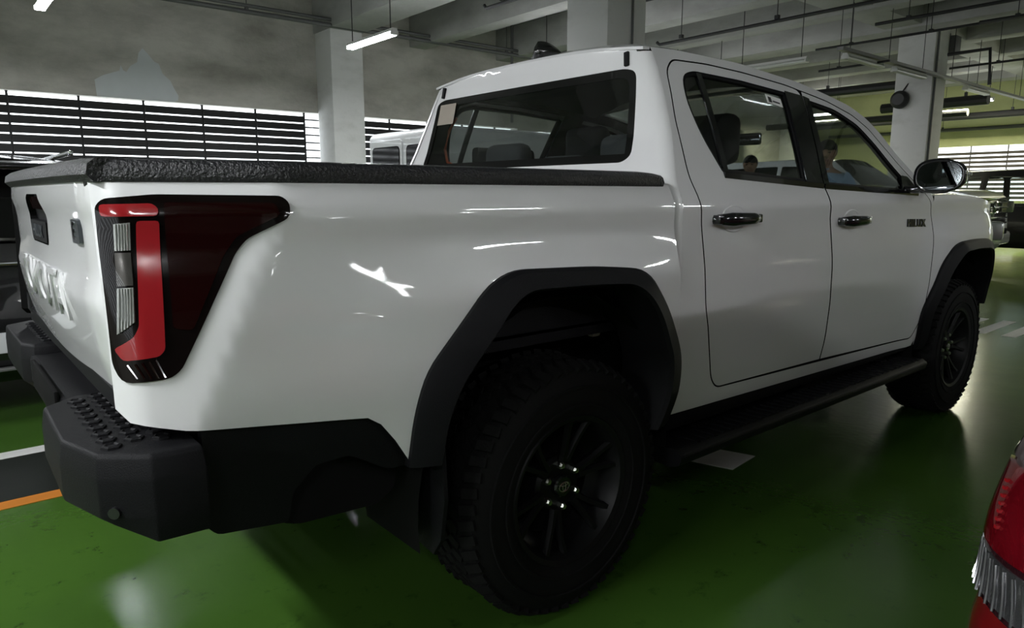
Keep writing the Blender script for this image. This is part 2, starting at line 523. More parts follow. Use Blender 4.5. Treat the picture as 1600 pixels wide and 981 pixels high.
def louvre(name, axis, fixed, a0, a1, pitch, rows, z_top, zpitch, hh, first, m, skip=(), thin=None):
    w = struct(empty(name, (0, 0, 0)))
    cache = {}
    n = int(round((a1 - a0) / pitch))
    for k in range(n + 1):
        c = a0 + k * pitch
        if any(s0 < c < s1 for s0, s1 in skip): continue
        pos = (c, fixed + 0.10, (LZ0 + z_top) / 2) if axis == 'x' else (fixed + 0.10 * (1 if fixed > 0 else -1), c, (LZ0 + z_top) / 2)
        if 'm' not in cache:
            cache['m'] = box('mullion', (0, 0, 0), (0.030, 0.030, z_top - LZ0), m, w); o = cache['m']
        else:
            o = cache['m'].copy(); COL.objects.link(o)
        o.location = pos
    for k in range(n):
        c0 = a0 + k * pitch; c = c0 + pitch / 2
        if any(s0 < c < s1 for s0, s1 in skip): continue
        for r in range(rows):
            z = z_top - first - hh / 2 - r * zpitch
            key = 'thin' if (thin and thin[0] < c < thin[1]) else 's'
            if key not in cache:
                h = 0.022 if key == 'thin' else hh
                sz = (pitch - 0.012, 0.02, h) if axis == 'x' else (0.02, pitch - 0.012, h)
                cache[key] = box('slat', (0, 0, 0), sz, m, w); o = cache[key]
            else:
                o = cache[key].copy(); COL.objects.link(o)
            off = 0.06
            o.location = (c, fixed + off, z) if axis == 'x' else (fixed + off * (1 if fixed > 0 else -1), c, z)
            if axis == 'x': o.rotation_euler = (-0.25, 0, 0)
            else: o.rotation_euler = (0, 0.25 if fixed > 0 else -0.25, 0)
    return w
louvre('window_1', 'x', YL, -0.285 - 0.862 * 5, -0.285 + 0.862 * 10.6, 0.862, 12, LZ1, 0.131, 0.111, 0.066, 'slat', skip=((4.62, 4.86),), thin=(4.02, 4.85))

# back wall behind the viewer, also with louvres
wb = bmesh.new()
bm_box(wb, (XB - 0.12, (YL + YR) / 2, (LZ1 + ZC) / 2), (0.24, YL - YR, ZC - LZ1))
bm_box(wb, (XB - 0.12, (YL + YR) / 2, LZ0 / 2), (0.24, YL - YR, LZ0))
bm_box(wb, (XB - 0.12, (YR - 5.0) / 2, (LZ0 + LZ1) / 2), (0.24, -5.0 - YR, LZ1 - LZ0))
wall_back = struct(bmobj('wall_back', wb, 'wall'))
louvre('window_2', 'y', XB, -5.0, 9.85, 1.485, 10, LZ1, 0.155, 0.105, 0.08, 'slat')

# far wall, yellow-green light put into its colour, louvres
wf = bmesh.new()
bm_box(wf, (XF + 0.12, (YL + YR) / 2, (2.60 + ZC) / 2), (0.24, YL - YR, ZC - 2.60))
bm_box(wf, (XF + 0.12, (YL + YR) / 2, LZ0 / 2), (0.24, YL - YR, LZ0))
bm_box(wf, (XF + 0.12, (YR - 4.0) / 2, (LZ0 + 2.6) / 2), (0.24, -4.0 - YR, 2.6 - LZ0))
bm_box(wf, (XF + 0.12, (YL + 6.1) / 2, (LZ0 + 2.6) / 2), (0.24, YL - 6.1, 2.6 - LZ0))
wall_front = struct(bmobj('wall_front', wf, 'farwall'))
louvre('window_3', 'y', XF, -4.0, 6.1, 0.9182, 11, 2.60, 0.125, 0.078, 0.17, 'slat_far')

wall_right = struct(box('wall_right', ((XB + XF) / 2, YR - 0.12, ZC / 2), (XF - XB, 0.24, ZC), 'wall'))

# columns, beams, girders
def column(x, y, s=0.6, m='column'):
    return struct(box('column', (x + s / 2, y + s / 2, ZC / 2 + 0.0), (s, s, ZC - 0.002), m, bev=0.012))
for x, y in ((4.25, 2.94), (4.25, 9.25), (12.04, 9.25), (19.8, 9.25)):
    column(x, y)
column(12.5, 2.85, 0.62)
for x in (-3.55, 4.25, 12.04):
    column(x, -8.6)
column(-3.55, 9.25); column(-3.55, 2.94)
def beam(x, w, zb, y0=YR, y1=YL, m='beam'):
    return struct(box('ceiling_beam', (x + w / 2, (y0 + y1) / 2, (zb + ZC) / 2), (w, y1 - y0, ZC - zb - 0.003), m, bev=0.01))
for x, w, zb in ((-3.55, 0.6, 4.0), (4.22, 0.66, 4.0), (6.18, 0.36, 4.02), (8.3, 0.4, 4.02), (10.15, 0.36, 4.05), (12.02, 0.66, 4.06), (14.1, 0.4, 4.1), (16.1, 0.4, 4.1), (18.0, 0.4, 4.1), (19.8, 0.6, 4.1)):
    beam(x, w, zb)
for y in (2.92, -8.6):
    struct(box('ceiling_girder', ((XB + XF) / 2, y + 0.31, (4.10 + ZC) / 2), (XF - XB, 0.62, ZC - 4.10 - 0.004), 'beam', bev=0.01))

# ------------------------------------------------------------------ lamps, pipes, cable trays
def fixture(label, x, y, z, axis, lit=True, rods=True, L=1.2, colour=(0.95, 0.98, 1.0), watts=None, group=None):
    t = empty('tube_lamp', (x, y, z))
    tag(t, label, 'lamp', group)
    al = (lambda a, b, c: (a, b, c)) if axis == 'x' else (lambda a, b, c: (b, a, c))
    bm = bmesh.new()
    sec = [(-0.045, 0.030), (-0.032, 0.068), (0.032, 0.068), (0.045, 0.030)]
    r0 = [bm.verts.new(al(-L / 2, p[0], p[1])) for p in sec]; r1 = [bm.verts.new(al(L / 2, p[0], p[1])) for p in sec]
    for i in range(len(sec)):
        j = (i + 1) % len(sec)
        bm.faces.new((r0[i], r0[j], r1[j], r1[i]))
    bm.faces.new(r0); bm.faces.new(r1[::-1])
    bmobj('batten', bm, 'fix_white', t)
    for s in (-1, 1):
        p = al(s * (L / 2 - 0.012), 0, 0.012); d = al(0.024, 0.11, 0.05)
        box('end_cap', p, d, 'fix_white', t, bev=0.006)
    for s in (-1, 1):
        tube('fluorescent_tube', [al(-L / 2 + 0.024, s * 0.028, 0.006), al(L / 2 - 0.024, s * 0.028, 0.006)], 0.022, 'tube' if lit else 'tube_off', t, n=10)
    if rods:
        for s in (-1, 1):
            p = al(s * (L / 2 - 0.1), 0, 0)
            tube('hanger_rod', [(p[0], p[1], 0.05), (p[0], p[1], ZC - z)], 0.007, 'steel_black', t, n=6)
    if lit:
        ld = bpy.data.lights.new('lamp_light', 'AREA')
        ld.shape = 'RECTANGLE'; ld.size = L if axis == 'x' else 0.12; ld.size_y = 0.12 if axis == 'x' else L
        ld.energy = watts or LAMP_W; ld.color = colour
        lo = bpy.data.objects.new('lamp_light', ld)
        COL.objects.link(lo); lo.parent = t; lo.location = (0, 0, -0.035)
    return t

fixture('lit white tube lamp hanging in front of the louvre-wall column', 3.35, 6.25, 3.2, 'y')
fixture('lit white tube lamp at the top left above the louvres', -0.165, 6.48, 3.2, 'y')
for i, (x, y, f) in enumerate(((-3.4, -4.2, .5), (-3.4, -0.6, 2.6), (-3.4, 3.0, 3.0), (-6.8, -2.4, 2.6), (0.6, -6.2, .5), (4.4, -6.2, .9), (8.2, -6.2, .9), (0.6, -10.5, .2), (6.4, -10.5, .2))):
    fixture('lit white tube lamp over the aisle behind the camera', x, y, 3.2, 'y' if x < 0 else 'x', group='aisle tube lamps behind the camera', watts=LAMP_W * f)
for x in (-3.7, 6.9, 10.4):
    fixture('lit white tube lamp in the row along the louvre wall, hidden from the camera', x, 6.25, 3.2, 'y', group='tube lamps along the louvre wall')
fixture('unlit tube lamp seen end-on under the cable tray beside the right column', 9.55, 2.72, 3.16, 'x', lit=False, rods=False)
fixture('unlit tube lamp under the cable tray touching the right column', 11.2, 2.72, 3.16, 'x', lit=False, rods=False)
fixture('unlit tube lamp under the cable tray right of the column', 14.3, 2.72, 3.16, 'x', lit=False, rods=False)
fixture('lamp in the distance just above the cab roof line', 9.0, 3.9, 3.2, 'y', lit=False)
for y in (-1.0, 4.0, 7.5):  # lamps added to light the far end yellowish
    fixture('added lamp casting yellow light near the far wall', 17.6, y, 3.35, 'y', colour=(1.0, 0.97, 0.66), watts=LAMP_W * 5, group='added lamps at the far wall')

tr = empty('cable_tray', (8.9, 2.72, 3.27)); tag(tr, 'grey steel cable tray carrying lamps along the right column', 'cable tray')
box('tray_channel', (4.2, 0, 0), (8.6, 0.10, 0.045), 'steel_grey', tr)
for k in range(7):
    tube('tray_hanger', [(0.2 + 1.3 * k, 0, 0.02), (0.2 + 1.3 * k, 0, ZC - 3.27)], 0.006, 'steel_black', tr, n=6)

def pipe(label, pts, r, m='steel_black', hang=(), cat='pipe', name='ceiling_pipe', group=None):
    t = empty(name, pts[0]); tag(t, label, cat, group)
    o = Vector(pts[0])
    tube('pipe_run', [Vector(p) - o for p in pts], r, m, t, n=10)
    for h in hang:
        p = Vector(pts[0]).lerp(Vector(pts[-1]), h) - o
        tube('pipe_hanger', [(p.x, p.y, p.z), (p.x, p.y, ZC - o.z)], 0.006, 'steel_black', t, n=6)
        box('hanger_clamp', (p.x, p.y, p.z + r * 0.6), (0.05, 0.05, r * 2.2), m, t)
    return t
pipe('lower of two grey conduits running along the top of the louvre wall', [(-8.8, 9.14, 4.02), (21, 9.14, 4.02)], 0.035, 'pipe_grey', hang=[0.1 + 0.058 * k for k in range(12)])
pipe('upper of two grey conduits running along the top of the louvre wall', [(-8.8, 9.14, 4.11), (21, 9.14, 4.11)], 0.028, 'pipe_grey')
pipe('thin black sprinkler pipe hanging behind the cab roof', [(7.1, 4.6, 3.42), (7.1, 4.55, 3.38), (7.05, -4.0, 3.38)], 0.022, hang=(0.05, 0.22, 0.42))
pipe('short black sprinkler pipe end left of the middle column', [(3.98, 4.66, 3.44), (3.98, 4.62, 3.40), (3.98, -1.0, 3.40)], 0.022, hang=(0.06, 0.2))
pipe('black sprinkler pipe right behind the middle column top', [(5.6, 4.6, 3.55), (5.6, -3.0, 3.55)], 0.020, hang=(0.2, 0.5))
pipe('thin black pipe crossing in front of the right column top', [(8.76, 2.24, 3.5), (8.70, -3.0, 3.5)], 0.022, hang=(0.08, 0.3))
pipe('thin black pipe running level left of the right column', [(9.8, 3.6, 3.5), (9.74, -2.0, 3.5)], 0.018, hang=(0.1, 0.3))
pipe('short thin pipe below the tray left of the right column', [(10.0, 3.63, 3.2), (9.9, 2.5, 3.2)], 0.018, hang=(0.3,))
pipe('black vertical drop pipe right of the column', [(11.83, 2.40, 3.5), (11.8, 1.79, 3.5), (11.8, 1.75, 2.95)], 0.03)
pipe('thin pipe between the right column and the frame edge', [(13.29, 2.87, 3.5), (13.1, -1.0, 3.5)], 0.02, hang=(0.2, 0.5))
pipe('thin black pipe at the upper right corner', [(9.7, 1.3, 3.5), (9.67, -3.0, 3.5)], 0.02, hang=(0.1,))
pipe('thick black duct with a round end right of the column', [(16.1, 5.2, 3.2), (16.0, 3.02, 3.2)], 0.11, hang=(0.3, 0.8))
pipe('thick black duct just left of the right column', [(14.3, 6.5, 3.45), (14.3, 3.6, 3.45)], 0.09, hang=(0.3,))
pipe('long black duct low across the far wall', [(19.4, 8.8, 3.2), (19.4, 0.0, 3.2)], 0.085, hang=(0.3, 0.6))
pipe('lower grey pipe along the far wall louvres', [(21.3, 9.0, 3.03), (21.3, -2.0, 3.03)], 0.05, 'pipe_grey', hang=(0.3, 0.6))
pipe('long black duct in the middle of the far bay', [(17.6, 9.0, 3.12), (17.6, 3.9, 3.12)], 0.085, hang=(0.4,))
pipe('thin conduit running down the right column face', [(12.58, 2.832, 4.1), (12.58, 2.832, 0.4)], 0.018, 'pipe_grey')
pipe('thin conduit on the middle column face', [(4.62, 2.925, 4.1), (4.62, 2.925, 0.3)], 0.012, 'pipe_grey')
pipe('pair conduit rising behind the roof antenna', [(8.2, 9.2, 4.6), (8.2, 9.2, 2.7)], 0.03, 'pipe_grey')

hn = empty('wall_fan', (12.46, 3.34, 2.93)); tag(hn, 'round black fan on the left face of the right column', 'fan')
bm = bmesh.new(); lathe(bm, [(0.0, -0.10), (0.10, -0.10), (0.155, -0.05), (0.16, 0.0), (0.12, 0.03), (0.0, 0.03)], 24, (0, 0, 0), 'x'); bmobj('fan_body', bm, 'steel_black', hn, True)
tube('fan_bracket', [(0.0, 0, 0.1), (0.05, -0.1, 0.28)], 0.012, 'steel_black', hn)
sp = empty('speaker_box', (13.26, 2.90, 3.78)); tag(sp, 'grey box speaker mounted high on the right column', 'speaker')
box('speaker_body', (0.02, -0.02, 0.12), (0.26, 0.24, 0.30), 'pipe_grey', sp, bev=0.012)
box('speaker_bracket', (-0.12, 0.0, 0.30), (0.16, 0.05, 0.04), 'steel_black', sp)
# ================================================================== THE PICKUP (rear axle above the origin, nose towards +X)
_prof = smooth_curve([0.38, 0.46, 0.52, 0.62, 0.80, 1.00, 1.15, 1.215, 1.25, 1.30, 1.45, 1.60, 1.70, 1.76],
                     [0.78, 0.836, 0.853, 0.870, 0.886, 0.889, 0.882, 0.886, 0.872, 0.846, 0.785, 0.718, 0.668, 0.630], 0.010, 0.3, 1.9)
_xc = smooth_curve([0.60, 0.78, 1.10, 1.20, 1.35], [-1.10, -1.035, -0.895, -0.835, -0.835], 0.012, 0.5, 1.5)
def soft(d, e):
    return 0.5 * (d + np.sqrt(d * d + e * e))
def Wcab(X, z):
    X = np.asarray(X, float); z = np.asarray(z, float)
    w = _prof(z)
    hf = 0.045 * np.exp(-((X - 3.08) / 0.52) ** 4) * (1 - sstep(1.02, 1.18, z))
    w = w + hf - 0.45 * np.clip(X - 3.28, 0, 9) ** 2 - 0.10 * np.clip(X - 3.75, 0, 9)
    # the cabin narrows towards the screen pillars
    w = w - 0.045 * sstep(1.5, 2.5, X) * sstep(1.22, 1.5, z)
    return w
def Wbed(X, z):
    X = np.asarray(X, float); z = np.asarray(z, float)
    w = _prof(z)
    w = w + 0.036 * np.exp(-(X / 0.62) ** 4) * (1 - sstep(0.98, 1.17, z))
    w = w - 0.38 * soft(_xc(z) - X, 0.009)
    e = np.clip(-1.095 - X, 0, 0.058)
    return w - (0.06 - np.sqrt(np.maximum(0.06 ** 2 - e * e, 1e-9)))
def Xback(z):
    return np.interp(z, [0.4, 1.26, 1.30, 1.45, 1.60, 1.75], [0.455, 0.455, 0.462, 0.512, 0.545, 0.570])
_zg = smooth_curve([0.50, 0.60, 0.75, 1.15, 1.60, 2.05, 2.20, 2.34, 2.495, 2.60], [1.748, 1.758, 1.767, 1.766, 1.730, 1.668, 1.620, 1.535, 1.365, 1.235], 0.03, 0.3, 2.9)
def zgut(X):
    return _zg(np.asarray(X, float))
def Xtail(Y, z):
    Y = np.asarray(Y, float); z = np.asarray(z, float)
    t = np.interp(z, [0.78, 0.84, 0.92, 1.0, 1.04, 1.10, 1.20, 1.24, 1.30], [0.052, 0.036, 0.016, 0.004, 0.0, 0.012, 0.010, 0.0, 0.004])
    return -1.168 + t + 0.016 * (Y / 0.8) ** 2 + 0.010 * np.clip((np.abs(Y) - 0.60) / 0.12, 0, 1.2) ** 2
truck = empty('pickup_truck', (0, 0, 0))
tag(truck, 'large white double-cab pickup with black wheel-arch flares parked in the foreground', 'pickup truck')

def path_match(A, B, n, ra=0.06, rb=0.06):
    def rs(P, r):
        q = np.array(rnd(P, r, 6, closed=False))
        d = np.concatenate([[0], np.cumsum(np.linalg.norm(np.diff(q, axis=0), axis=1))])
        t = np.linspace(0, d[-1], n)
        return np.stack([np.interp(t, d, q[:, 0]), np.interp(t, d, q[:, 1])], 1)
    # match corner by corner so both paths bend together
    a = rs(A, ra); b = rs(B, rb)
    return a, b

RO = [(-0.562, 0.605), (-0.548, 0.735), (-0.520, 0.835), (-0.347, 1.026), (-0.255, 1.064), (0.046, 1.054), (0.262, 1.034), (0.376, 0.904), (0.477, 0.721), (0.480, 0.600), (0.440, 0.500)]
RK = [(-0.478, 0.600), (-0.462, 0.720), (-0.425, 0.800), (-0.280, 0.968), (-0.215, 1.005), (0.03, 1.000), (0.205, 0.990), (0.305, 0.890), (0.390, 0.715), (0.388, 0.600), (0.350, 0.500)]
FO = [(2.570, 0.440), (2.525, 0.640), (2.664, 0.903), (2.775, 0.985), (2.85, 1.003), (3.05, 1.010), (3.27, 1.006), (3.40, 0.955), (3.53, 0.760), (3.56, 0.600)]
FK = [(2.625, 0.440), (2.600, 0.635), (2.735, 0.862), (2.830, 0.930), (2.88, 0.948), (3.05, 0.955), (3.24, 0.950), (3.34, 0.905), (3.45, 0.735), (3.48, 0.600)]

def flare(name, O, K, W, s, parent, front=False):
    n = 72
    o, k = path_match(O, K, n)
    rows = []
    for i in range(n):
        ox, oz = o[i]; kx, kz = k[i]
        wo = float(W(ox, oz)); wk = float(W(kx, kz))
        y0 = wo - 0.012; y1 = wo + 0.022
        taper = 1.0
        yk = wo + 0.040
        mx, mz = ox + (kx - ox) * 0.16, oz + (kz - oz) * 0.16
        nx, nz = ox + (kx - ox) * 0.88, oz + (kz - oz) * 0.88
        ix, iz = kx + (kx - ox) * 0.10, kz + (kz - oz) * 0.10
        rows.append([(ox, s * y0, oz), (ox, s * (wo + 0.012), oz), (mx, s * y1, mz), (nx, s * yk, nz), (kx, s * (yk - 0.012), kz),
                     (ix + (kx - ox) * 0.1, s * (wo - 0.05), iz + (kz - oz) * 0.1), (ix + (kx - ox) * 0.35, s * (wo - 0.14), iz + (kz - oz) * 0.35)])
    return grid(name, rows, 'plastic', parent, smooth=True, angle=0.35)

def mid(A, B, t=0.5):
    return [(a[0] + (b[0] - a[0]) * t, a[1] + (b[1] - a[1]) * t) for a, b in zip(A, B)]

DOOR_R = [(0.758, 0.560), (0.711, 0.606), (0.635, 0.872), (0.611, 1.049), (0.588, 1.2), (0.572, 1.324), (0.590, 1.495), (0.640, 1.680), (0.700, 1.724)]
DTOP = [(0.700, 1.724), (0.91, 1.732), (1.15, 1.726), (1.45, 1.706), (1.562, 1.691)]
DTOPF = [(1.562, 1.691), (1.80, 1.665), (2.03, 1.622), (2.18, 1.565), (2.31, 1.470), (2.434, 1.330)]
DMID = [(1.50, 1.29), (1.484, 1.158), (1.523, 0.944), (1.540, 0.665), (1.535, 0.545)]
BPT, BPB = (1.562, 1.691), (1.47, 1.285)          # line between the doors above the belt
DFRONT = [(2.434, 1.330), (2.53, 1.215), (2.553, 1.136), (2.563, 0.941), (2.562, 0.640), (2.50, 0.512)]
RWIN = [(0.775, 1.330), (0.711, 1.455), (0.690, 1.585), (0.722, 1.672), (0.80, 1.694), (1.10, 1.690), (1.425, 1.672), (1.345, 1.300)]
FWIN = [(1.505, 1.290), (1.600, 1.655), (1.85, 1.632), (2.06, 1.575), (2.21, 1.482), (2.335, 1.330), (2.325, 1.262)]

def offset_poly(poly, d):
    """shrink (d>0) a polygon towards its inside"""
    P = np.array(poly, float); n = len(P)
    ar = 0.5 * np.sum(P[:, 0] * np.roll(P[:, 1], -1) - np.roll(P[:, 0], -1) * P[:, 1])
    sg = 1 if ar > 0 else -1
    out = []
    for i in range(n):
        a = P[i] - P[i - 1]; b = P[(i + 1) % n] - P[i]
        na = np.array([-a[1], a[0]]) / max(np.linalg.norm(a), 1e-9) * sg
        nb = np.array([-b[1], b[0]]) / max(np.linalg.norm(b), 1e-9) * sg
        m = na + nb; L = np.linalg.norm(m); m = m / max(L, 1e-6)
        out.append(tuple(P[i] + m * d / max(0.5, m @ na)))
    return out

def PS(s, W, off=0.0):
    return lambda u, v: np.stack([u, s * (W(u, v) + off), v], 1)

for s in (-1, 1):
    od = (0, s, 0)
    # ---- cargo bed side
    arch = mid(RO, RK, 0.35)
    bedp = [(-1.148, 1.285), (-1.152, 0.845), (-1.135, 0.822), (-1.051, 0.801), (-0.808, 0.768), (-0.665, 0.750), (-0.632, 0.728), (-0.595, 0.680), (-0.545, 0.600)]
    bedp += list(rnd(arch, 0.06, 5, closed=False))[0:] + [(0.452, 0.500), (0.446, 1.283)]
    bedside = panel('bed_side', PS(s, Wbed), bedp, 'paint', truck, res=0.022, thick=0.02, out=od, rim='dark')
    flare('rear_arch_flare', RO, RK, Wbed, s, truck)
    # ---- tail lamp
    lampo = rnd([(-1.146, 1.232), (-1.134, 1.247), (-1.053, 1.255), (-0.834, 1.252), (-0.820, 1.238), (-0.824, 1.208), (-0.906, 1.168), (-0.930, 1.140), (-1.046, 0.920), (-1.066, 0.905), (-1.140, 0.899), (-1.150, 0.93)], 0.014, 3)
    tl = panel('tail_lamp', PS(s, Wbed, 0.006), lampo, 'lamp_black', truck, res=0.02, thick=0.014, out=od)
    panel('smoked_side_lens', PS(s, Wbed, 0.0085), rnd([(-1.040, 1.240), (-0.850, 1.238), (-0.842, 1.214), (-0.925, 1.172), (-0.952, 1.135), (-1.020, 0.995), (-1.052, 1.0), (-1.042, 1.205)], 0.008, 2), 'lamp_dkred', tl, res=0.025, thick=0.003, out=od)
    panel('red_top_bar', PS(s, Wbed, 0.012), rnd([(-1.141, 1.236), (-1.060, 1.238), (-1.050, 1.228), (-1.054, 1.214), (-1.141, 1.213)], 0.006, 2), 'lamp_red', tl, res=0.02, thick=0.006, out=od)
    panel('red_light_bar', PS(s, Wbed, 0.012), rnd([(-1.089, 1.205), (-1.052, 1.205), (-1.070, 0.962), (-1.080, 0.950), (-1.1365, 0.9425), (-1.147, 0.964), (-1.117, 0.988), (-1.107, 1.008)], 0.006, 2), 'lamp_red', tl, res=0.02, thick=0.008, out=od)
    seg = [((-1.124, 1.199), (-1.099, 1.202), (-1.103, 1.150), (-1.127, 1.149)), ((-1.1275, 1.145), (-1.1035, 1.146), (-1.107, 1.085), (-1.131, 1.083)), ((-1.1315, 1.079), (-1.1075, 1.081), (-1.113, 1.016), (-1.140, 0.992))]
    for q, mm in zip(seg, ('lamp_clear', 'lamp_smoke', 'lamp_clear')):
        lens = panel('clear_lens', PS(s, Wbed, 0.011), list(q), mm, tl, res=0.02, thick=0.006, out=od)
        if mm == 'lamp_clear':
            (x0, z0), (x1, z1), (x2, z2), (x3, z3) = q
            for k in range(5):
                t = (k + 0.7) / 6
                ax, az = x0 + (x1 - x0) * t, z0; bx, bz = x3 + (x2 - x3) * t, z3 + (z2 - z3) * t
                pts = [(ax + (bx - ax) * j / 4, s * (float(Wbed(ax + (bx - ax) * j / 4, az + (bz - az) * j / 4)) + 0.0125), az + (bz - az) * j / 4) for j in range(5)]
                tube('lens_rib', pts, 0.0011, 'lamp_clear', lens, n=5)
    for k in range(5):
        x = -1.130 + 0.011 * k
        tube('lamp_rib', [(x, s * (float(Wbed(x, 0.934)) + 0.006), 0.934 + 0.002 * k), (x + 0.012, s * (float(Wbed(x + 0.012, 0.908)) + 0.006), 0.908)], 0.0022, 'lamp_dkred', tl, n=5)
    # ---- bed rail cap
    rows = []
    for x in np.concatenate([np.linspace(-1.150, -1.06, 8), np.linspace(-1.04, 0.415, 36)]):
        w = float(Wbed(x, 1.284)) + 0.006
        k = 1.0 if x < 0.36 else 1.0 - 0.25 * (x - 0.36) / 0.055
        rows.append([(x, s * w, 1.279), (x, s * (w + 0.004), 1.290), (x, s * (w - 0.002), 1.290 + 0.020 * k), (x, s * (w - 0.012), 1.290 + 0.030 * k), (x, s * (w - 0.04), 1.290 + 0.034 * k), (x, s * (w - 0.105), 1.290 + 0.032 * k), (x, s * (w - 0.115), 1.270), (x, s * (w - 0.02), 1.270)])
    grid('rail_cap', rows, 'railcap', truck, closed_u=True, smooth=True, angle=0.9, caps=True)
    # ---- black lower quarter trim behind the wheel
    panel('lower_trim', PS(s, lambda u, v: Wbed(u, np.maximum(v, 0.74)) - 0.016 - 0.15 * np.clip(0.74 - v, 0, 1)), rnd([(-1.02, 0.815), (-1.02, 0.58), (-0.995, 0.55), (-0.84, 0.53), (-0.832, 0.60), (-0.78, 0.655), (-0.70, 0.66), (-0.665, 0.64), (-0.60, 0.60), (-0.50, 0.60), (-0.50, 0.66), (-0.56, 0.70), (-0.64, 0.78)], 0.012, 2), 'plastic', truck, res=0.04, thick=0.03, out=od)
    panel('lower_trim', PS(s, lambda u, v: 0.80 + 0 * u), rnd([(-0.84, 0.70), (-0.845, 0.515), (-0.80, 0.50), (-0.60, 0.49), (-0.55, 0.52), (-0.52, 0.70)], 0.012, 2), 'dark', truck, res=0.06, thick=0.03, out=od)
    # ---- mud flap
    mf = prism('mud_flap', [(s * 0.62, 0.66), (s * 0.905, 0.66), (s * 0.915, 0.50), (s * 0.895, 0.385), (s * 0.86, 0.335), (s * 0.66, 0.36), (s * 0.60, 0.42)], 'x', -0.475, -0.463, 'plastic', truck)
    # ---- wheel-house liners
    for cx, r in ((-0.02, 0.50), (3.04, 0.50)):
        rows = []
        for a in np.linspace(-0.15, PI + 0.15, 26):
            rows.append([(cx + r * math.cos(a), s * y, 0.43 + r * 1.08 * math.sin(a)) for y in (0.86, 0.60, 0.58)] + [(cx + 0.05 * math.cos(a), s * 0.57, 0.45 + 0.05 * math.sin(a))])
        grid('wheel_liner', rows, 'dark', truck)
    # ---- cab side with door openings
    cabp = [(0.492, 0.505)] + [(float(Xback(z)) + 0.036, z) for z in np.linspace(0.56, 1.735, 30)]
    xs = np.linspace(0.605, 2.58, 46)
    cabp += [(x, float(zgut(x))) for x in xs]
    cabp += [(2.565, 1.215), (2.575, 1.136), (2.586, 0.941), (2.585, 0.62), (2.575, 0.47), (2.50, 0.462), (0.63, 0.502)]
    aper = DOOR_R + DTOP[1:] + DTOPF[1:] + DFRONT[1:]
    panel('cab_side', PS(s, Wcab), cabp, 'paint', truck, holes=[offset_poly(rnd(aper, 0.03, 4), -0.0030)], res=0.022, thick=0.03, out=od, rim='dark')
    # dark sheet standing in for shade behind the shut lines
    panel('shut_line_shade', PS(s, Wcab, -0.032), offset_poly(rnd(aper, 0.03, 4), -0.03), 'dark', truck, holes=[offset_poly(RWIN, -0.012), offset_poly(FWIN, -0.012)], res=0.05, thick=0.0, out=od)
    # ---- doors
    rdoor = DOOR_R + DTOP[1:] + [BPB] + DMID[1:]
    rd = panel('rear_door', PS(s, Wcab), offset_poly(rnd(rdoor, [0.03] * len(DOOR_R) + [0.05] * 4 + [0.005] * 6, 4), 0.0030), 'paint', truck, holes=[rnd(RWIN, [0.01, 0.05, 0.08, 0.05, 0.03, 0.02, 0.012, 0.01], 4)], res=0.022, thick=0.03, out=od, rim='dark')
    fdoor = [(DMID[4][0] + 0.003, DMID[4][1])] + [(x + 0.003, z) for x, z in DMID[3:0:-1]] + [(BPB[0] + 0.004, BPB[1]), (BPT[0] + 0.004, BPT[1])] + DTOPF[1:] + DFRONT[1:]
    fd = panel('front_door', PS(s, Wcab), offset_poly(rnd(fdoor, [0.005] * 6 + [0.03] * 11, 4), 0.0030), 'paint', truck, holes=[rnd(FWIN, [0.01, 0.01, 0.05, 0.05, 0.05, 0.02, 0.01], 4)], res=0.022, thick=0.03, out=od, rim='dark')
    for door, win, rr in ((rd, RWIN, [0.01, 0.05, 0.08, 0.05, 0.03, 0.02, 0.012, 0.01]), (fd, FWIN, [0.01, 0.01, 0.05, 0.05, 0.05, 0.02, 0.01])):
        w0 = rnd(win, rr, 4)
        panel('window_seal', PS(s, Wcab, -0.004), w0, 'plastic', door, holes=[offset_poly(w0, 0.014)], res=0.03, thick=0.012, out=od)
        panel('window_glass', PS(s, Wcab, -0.010), offset_poly(w0, 0.010), 'glass_side', door, res=0.05, thick=0.0, out=od)
    # quarter divider, pillar trims, belt mouldings
    panel('quarter_divider', PS(s, Wcab, -0.003), [(0.822, 1.690), (0.852, 1.690), (0.818, 1.325), (0.790, 1.325)], 'gloss_black', rd, res=0.04, thick=0.008, out=od)
    panel('pillar_trim', PS(s, Wcab, 0.003), [(1.338, 1.294), (1.419, 1.678), (1.556, 1.670), (1.466, 1.288)], 'gloss_black', rd, res=0.04, thick=0.006, out=od)
    panel('pillar_trim', PS(s, Wcab, 0.003), [(1.474, 1.288), (1.566, 1.670), (1.612, 1.662), (1.518, 1.288)], 'gloss_black', fd, res=0.04, thick=0.006, out=od)
    panel('mirror_sail', PS(s, Wcab, 0.003), rnd([(2.235, 1.265), (2.32, 1.345), (2.39, 1.34), (2.44, 1.262)], 0.01, 2), 'gloss_black', fd, res=0.04, thick=0.006, out=od)
    def belt(xa, za, xb, zb, par):
        rows = []
        for t in np.linspace(0, 1, 24):
            x = xa + (xb - xa) * t; z = za + (zb - za) * t; w = float(Wcab(x, z))
            rows.append([(x, s * (w - 0.01), z - 0.013), (x, s * (w + 0.006), z - 0.011), (x, s * (w + 0.006), z + 0.009), (x, s * (w - 0.012), z + 0.014)])
        grid('belt_moulding', rows, 'gloss_black', par, closed_u=True, caps=True, angle=0.6)
    belt(0.778, 1.321, 1.462, 1.287, rd)
    belt(1.475, 1.286, 2.40, 1.256, fd)
